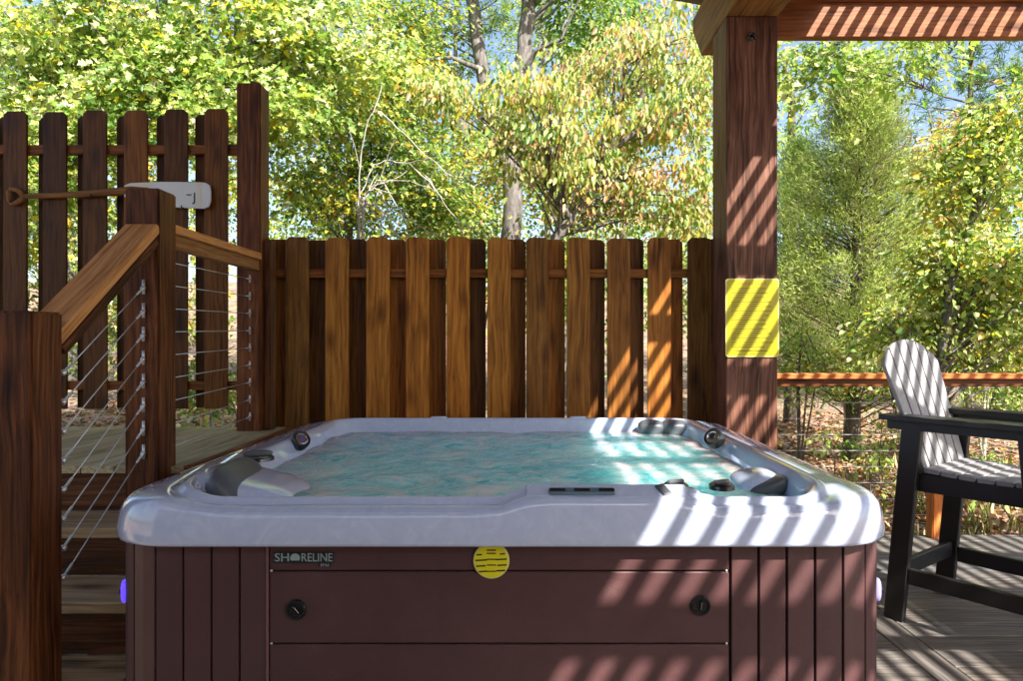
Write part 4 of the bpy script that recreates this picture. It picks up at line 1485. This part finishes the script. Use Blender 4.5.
tree("maple_tree", "orange tinted sapling maple beside the pale green cedar", "tree",
     [([G(945, 9.8), P(948, 300, 9.8), P(940, 180, 9.8), P(930, 110, 9.8)], [0.05, 0.04, 0.03, 0.01])],
     [px_blob(935, 165, 9.7, 32, 40, 0.6, 26), px_blob(950, 240, 9.7, 42, 44, 0.7, 40), px_blob(975, 130, 10, 30, 30, 0.5, 12)],
     per=60, size=0.075, pal=[(PEACH, 2), (GOLD, 2), (YGREEN, 2.5), (LGREEN, 2), (RUST, 0.6)], clump_r=0.28, every=3, r0=0.01)

# --- the wood behind
back = [
    # px, Y, half width px, y top, y bottom, count, palette, label
    (-40, 13, 120, -30, 260, 150, 0, "dense green tree deep in the wood at far left"),
    (70, 15, 90, -20, 330, 120, 1, "yellow green tree deep in the wood behind the tall fence"),
    (165, 12, 80, 30, 330, 110, 2, "golden tinged tree showing through the tall fence gaps"),
    (250, 16, 95, -30, 330, 130, 0, "dense green tree behind the corner post"),
    (325, 13, 70, 20, 300, 100, 1, "yellow green tree behind the young sweetgum"),
    (405, 17, 70, 70, 320, 90, 0, "dark green tree deep in the wood left of the forked oak"),
    (465, 12.5, 60, 120, 300, 80, 2, "gold tinged understory tree just left of the forked oak trunk"),
    (560, 14, 70, 130, 320, 90, 1, "light green tree low behind the dogwood"),
    (625, 13, 75, -10, 320, 130, 0, "tall green tree directly behind the dogwood"),
    (710, 15, 85, -40, 330, 140, 1, "tall yellow green tree behind the pergola column"),
    (790, 17, 60, 60, 330, 80, 0, "green tree far behind the cedars"),
    (880, 18, 80, 165, 360, 90, 2, "golden tree low behind the pale green cedar"),
    (1000, 14, 90, 170, 360, 110, 1, "yellow green tree low at far right behind the hickory"),
    (1090, 12, 80, 40, 380, 110, 0, "green tree at the right edge of the wood"),
]
pals = [[(GREEN, 4), (LGREEN, 4), (DGREEN, 1.5), (YGREEN, 2)], [(YGREEN, 4), (LGREEN, 4), (GREEN, 2), (PALE, 1.5), (YELLOW, 0.6)], [(YGREEN, 3), (GOLD, 1.4), (YELLOW, 1.5), (LGREEN, 3), (GREEN, 2), (PEACH, 0.5)]]
for (px, Y, hw, yt, yb_, cnt, pi, lab) in back:
    b = G(px, Y)
    bl = []
    nbb = 5
    for j in range(nbb):
        t = (j + 0.5) / nbb
        yy = yt + (yb_ - yt) * t
        wob = rng.normal() * hw * 0.25
        bl.append(px_blob(px + wob, yy, Y + rng.normal() * 0.5, hw * (0.55 + 0.45 * math.sin(math.pi * (0.15 + 0.8 * t))), (yb_ - yt) / nbb * 0.72, hw * Y / F * 0.7, int(cnt * 0.72) // nbb))
    tree("woodland_tree", lab, "tree", [([b, P(px + rng.normal() * 5, 260, Y), P(px + rng.normal() * 12, 100, Y), P(px + rng.normal() * 20, yt - 10, Y)], [0.15, 0.12, 0.09, 0.03])],
         bl, group="trees in the wood", per=92, size=0.105, pal=pals[pi], six=False, clump_r=0.5, asp=0.68, every=4, r0=0.016, seg=7, bark=M_BARK if pi else M_BARKD, up=0.7, face=0.5)

def pine(name, label, px, Y, ytop, spread_px, n_br, y0=-60, y1=240):
    """tall pine: bare stem with whorled thin boughs carrying sparse needle tufts"""
    b = G(px, Y)
    t_ = P(px + 6, ytop, Y)
    root = thing(name, label, "tree", b)
    v, f = [], []
    po, ro = subdiv([b - Vector((0, 0, 0.1)), b.lerp(t_, 0.5), t_], [0.08, 0.055, 0.02], 8)
    tube_geo(po, ro, 8, True, v, f)
    ends = []
    for i in range(n_br):
        yy = y0 + (y1 - y0) * rng.random()
        zc = P(px, yy, Y).z
        th = rng.random() * 2 * math.pi
        rr_b = spread_px * Y / F * (0.45 + 0.6 * rng.random())
        a0 = Vector((b.x + (t_.x - b.x) * 0.5, b.y, zc))
        e0 = a0 + Vector((math.cos(th) * rr_b, math.sin(th) * rr_b * 0.7, 0.10 * rr_b + rng.normal() * 0.15))
        pts = wander(a0, e0, 8, 0.14)
        tube_geo(pts, list(np.linspace(0.022, 0.005, 8)), 5, False, v, f)
        for q in pts[3:]:
            for _ in range(2):
                e1 = q + Vector((rng.normal(), rng.normal(), rng.normal() * 0.5)) * 0.28
                tube_geo(wander(q, e1, 4, 0.1), [0.006, 0.005, 0.004, 0.003], 4, False, v, f)
                ends.append(np.array(e1))
    link("trunk", mesh_from("trunk", v, f, True), root, M_BARKD)
    E = np.array(ends)
    per_ = 34
    idx = np.repeat(np.arange(len(E)), per_)
    dd = unit(rng.normal(size=(len(idx), 3)) + np.array([0, 0, 0.15]))
    L_ = 0.17 * (0.6 + 0.6 * rng.random(len(idx)))
    col = np.clip(pal_pick([(GREEN, 3), (LGREEN, 2), (DGREEN, 2)], len(E))[idx] * (0.7 + 0.6 * rng.random((len(idx), 1))), 0, 0.7)
    link("crown", leaf_mesh("crown", E[idx] + rng.normal(size=(len(idx), 3)) * 0.03, dd, unit(rng.normal(size=(len(idx), 3))), L_, np.full(len(idx), 0.013), col, False), root, M_NEEDLE)


pine("pine_tree", "tall thin pine with sparse boughs against the sky at upper right", 968, 13, -120, 110, 26, -30, 200)
pine("pine_tree", "slender pine with sparse boughs behind the forked oak", 452, 15, -140, 90, 24, -40, 180)
tree("slender_tree", "sparse light leaved tree high between the oak trunks and dogwood", "tree",
     [([G(548, 16), P(548, 240, 16), P(545, 100, 16), P(540, -60, 16)], [0.10, 0.08, 0.06, 0.03])],
     [px_blob(505, 30, 16, 50, 50, 1.0, 15), px_blob(560, 20, 16, 50, 60, 1.0, 20), px_blob(900, 90, 17, 60, 50, 1.0, 0)],
     per=60, size=0.10, pal=[(LGREEN, 3), (YGREEN, 3), (PALE, 1), (GREEN, 2)], six=False, clump_r=0.45, every=2, r0=0.012, seg=6)

# --- bare pale shrub
b = G(362, 6.0)
root = thing("bare_shrub", "leafless pale shrub with arching twigs above the low fence", "shrub", b)
v, f = [], []
whips = [[(360, 226), (362, 150), (376, 112), (404, 134), (440, 168), (465, 186)], [(358, 228), (364, 190), (376, 166), (402, 162), (430, 182), (456, 218), (485, 236)],
         [(362, 230), (366, 200), (380, 180), (398, 208), (425, 230), (450, 237)], [(362, 230), (374, 190), (384, 200), (392, 225), (398, 240)], [(364, 230), (370, 206), (384, 214), (398, 238)]]
for wpts in whips:
    yj = 5.9 + 0.25 * rng.standard_normal()
    pts = [b]
    for k_, (tx, ty) in enumerate(wpts):
        pts.append(P(tx, ty, 6.0 + (yj - 6.0) * (k_ + 1) / len(wpts)))
    po, ro = [], []
    n_w = len(pts)
    for k_ in range(n_w - 1):
        p0, p1, p2, p3 = pts[max(k_ - 1, 0)], pts[k_], pts[k_ + 1], pts[min(k_ + 2, n_w - 1)]
        for q_ in range(5):
            t = q_ / 5
            po.append(0.5 * ((2 * p1) + (p2 - p0) * t + (2 * p0 - 5 * p1 + 4 * p2 - p3) * t * t + (3 * p1 - p0 - 3 * p2 + p3) * t ** 3) + Vector((rng.normal(), rng.normal(), rng.normal())) * 0.006)
    ro = list(np.linspace(0.0075, 0.003, len(po)))
    tube_geo(po, ro, 5, False, v, f)
    for _ in range(5):
        k_ = int(rng.integers(8, len(po) - 1))
        dirv = (po[k_] - po[k_ - 1]).normalized()
        q = po[k_] + dirv * (0.15 + 0.2 * rng.random()) + Vector((rng.normal() * 0.10, rng.normal() * 0.1, rng.normal() * 0.12))
        tube_geo(wander(po[k_], q, 5, 0.15), list(np.linspace(0.005, 0.0022, 5)), 4, False, v, f)
link("twigs", mesh_from("twigs", v, f, True), root, M_BARKP)

# --- understory shrubs beyond the right railing and behind the tall fence
shr = [(800, 8.2, 34, 320, 405, "olive shrub just right of the pergola column"), (850, 9.4, 40, 325, 405, "twiggy green shrub below the cedar"), (905, 8.6, 32, 335, 405, "low green shrub behind the chair's tall back"),
       (985, 9.0, 46, 345, 410, "wide low shrub right of the chair's back"), (1050, 8.0, 40, 330, 430, "shrub at the right edge beyond the railing"),
       (40, 8.0, 50, 250, 400, "green shrub seen through the tall fence at far left"), (150, 9.0, 50, 260, 395, "pale shrub seen through the tall fence behind the newel"), (215, 7.2, 26, 330, 425, "small bright shrub behind the corner post"),
       (470, 9.5, 60, 190, 260, "dense shrub along the top of the low fence"), (620, 10, 70, 200, 290, "light green shrub above the low fence right of the oak"), (705, 9, 40, 200, 320, "green shrub beside the pergola column's left edge")]
for (px, Y, hw, yt, yb_, lab) in shr:
    b = G(px, Y)
    stems = [([b, P(px + rng.normal() * 4, (yt + yb_) / 2, Y), P(px + rng.normal() * 10, yt, Y)], [0.02, 0.014, 0.005])]
    for _ in range(3):
        stems.append(([b, P(px + rng.normal() * hw * 0.3, (yt + yb_) / 2, Y), P(px + rng.normal() * hw * 0.6, yt + 8, Y)], [0.014, 0.010, 0.004]))
    tree("shrub", lab, "shrub", stems, [px_blob(px, (yt + yb_) / 2, Y, hw, (yb_ - yt) / 2, hw * Y / F, 34)], group="shrubs at the edge of the wood",
         per=50, size=0.06, pal=[(LGREEN, 4), (GREEN, 3.5), (YGREEN, 3), (PALE, 1), (GOLD, 0.6), (BROWN, 0.8)], clump_r=0.2, every=3, r0=0.008, seg=6, six=True, bark=M_BARKP if rng.random() < 0.5 else M_BARKD, asp=0.55)
# --- saplings in the leaf litter
sap = [(872, 6.3, 452, "thin leafy sapling right of the tub's far corner"), (838, 5.8, 440, "small bright sapling behind the tub's right rim"), (905, 6.8, 440, "small sapling left of the chair leg"), (990, 6.6, 460, "grassy sapling seen under the chair seat"),
       (235, 6.2, 395, "bright little plant at the foot of the corner post"), (880, 7.6, 425, "low sapling in front of the far shrubs")]
for (px, Y, yt, lab) in sap:
    b = G(px, Y)
    t_ = P(px + rng.normal() * 3, yt, Y)
    tree("sapling", lab, "plant", [([b, b.lerp(t_, 0.5) + Vector((rng.normal() * 0.01, 0, 0)), t_], [0.010, 0.007, 0.003])],
         [(t_.x, t_.y, t_.z, 0.16, 0.14, 0.10, 10), (b.x, b.y, (b.z + t_.z) / 2, 0.12, 0.12, 0.12, 5)], group="saplings in the leaf litter", per=10, size=0.05, pal=[(LGREEN, 3), (YGREEN, 2), (GREEN, 3), (YELLOW, 0.4)], clump_r=0.12, every=2, r0=0.004, seg=5, bark=M_BARKD)

# --- leaf litter and dry grass
n = 26000
lx = np.concatenate([rng.uniform(0.8, 7.5, n // 2), rng.uniform(-8, 1.0, n // 2)])
ly = 4.6 + 9.0 * rng.random(n) ** 1.4
lz = ground_z(lx, ly) + 0.012 + 0.02 * rng.random(n)
d = unit(np.stack([rng.normal(size=n), rng.normal(size=n), rng.normal(size=n) * 0.25], 1))
nn = unit(np.stack([rng.normal(size=n) * 0.45, rng.normal(size=n) * 0.45, np.ones(n)], 1))
L_ = 0.06 + 0.05 * rng.random(n)
col = pal_pick([(BROWN, 4), ((0.36, 0.22, 0.13), 3), ((0.42, 0.29, 0.19), 3), (RUST, 1), ((0.15, 0.09, 0.05), 2), (GOLD, 0.4)], n) * (0.7 + 0.6 * rng.random((n, 1)))
o = link("leaf_litter", leaf_mesh("leaf_litter", np.stack([lx, ly, lz], 1), d, nn, L_, L_ * 0.55, np.clip(col, 0, 0.7), True, 0.3, 0.2), None, M_LITTER)
o["kind"] = "stuff"
o["label"] = "dry brown fallen leaves covering the woodland floor"
n = 2600
cx_ = rng.uniform(1.9, 7.0, 130)
cy_ = 4.65 + 4 * rng.random(130) ** 1.5
k_ = rng.integers(0, 130, n)
gx_, gy_ = cx_[k_] + rng.normal(size=n) * 0.10, cy_[k_] + rng.normal(size=n) * 0.08
gz_ = ground_z(gx_, gy_)
d = unit(np.stack([rng.normal(size=n) * 0.35, rng.normal(size=n) * 0.35, np.ones(n)], 1))
nn = unit(rng.normal(size=(n, 3)))
L_ = 0.10 + 0.18 * rng.random(n)
col = pal_pick([((0.42, 0.38, 0.18), 3), (YGREEN, 1.5), (LGREEN, 2), ((0.46, 0.36, 0.2), 2)], n) * (0.7 + 0.6 * rng.random((n, 1)))
o = link("grass", leaf_mesh("grass", np.stack([gx_, gy_, gz_], 1), d, nn, L_, np.full(n, 0.0045), np.clip(col, 0, 0.7), False, 0.1, 0.25), None, M_LITTER)
o["kind"] = "stuff"
o["label"] = "thin dry grass tufts beyond the deck railing"
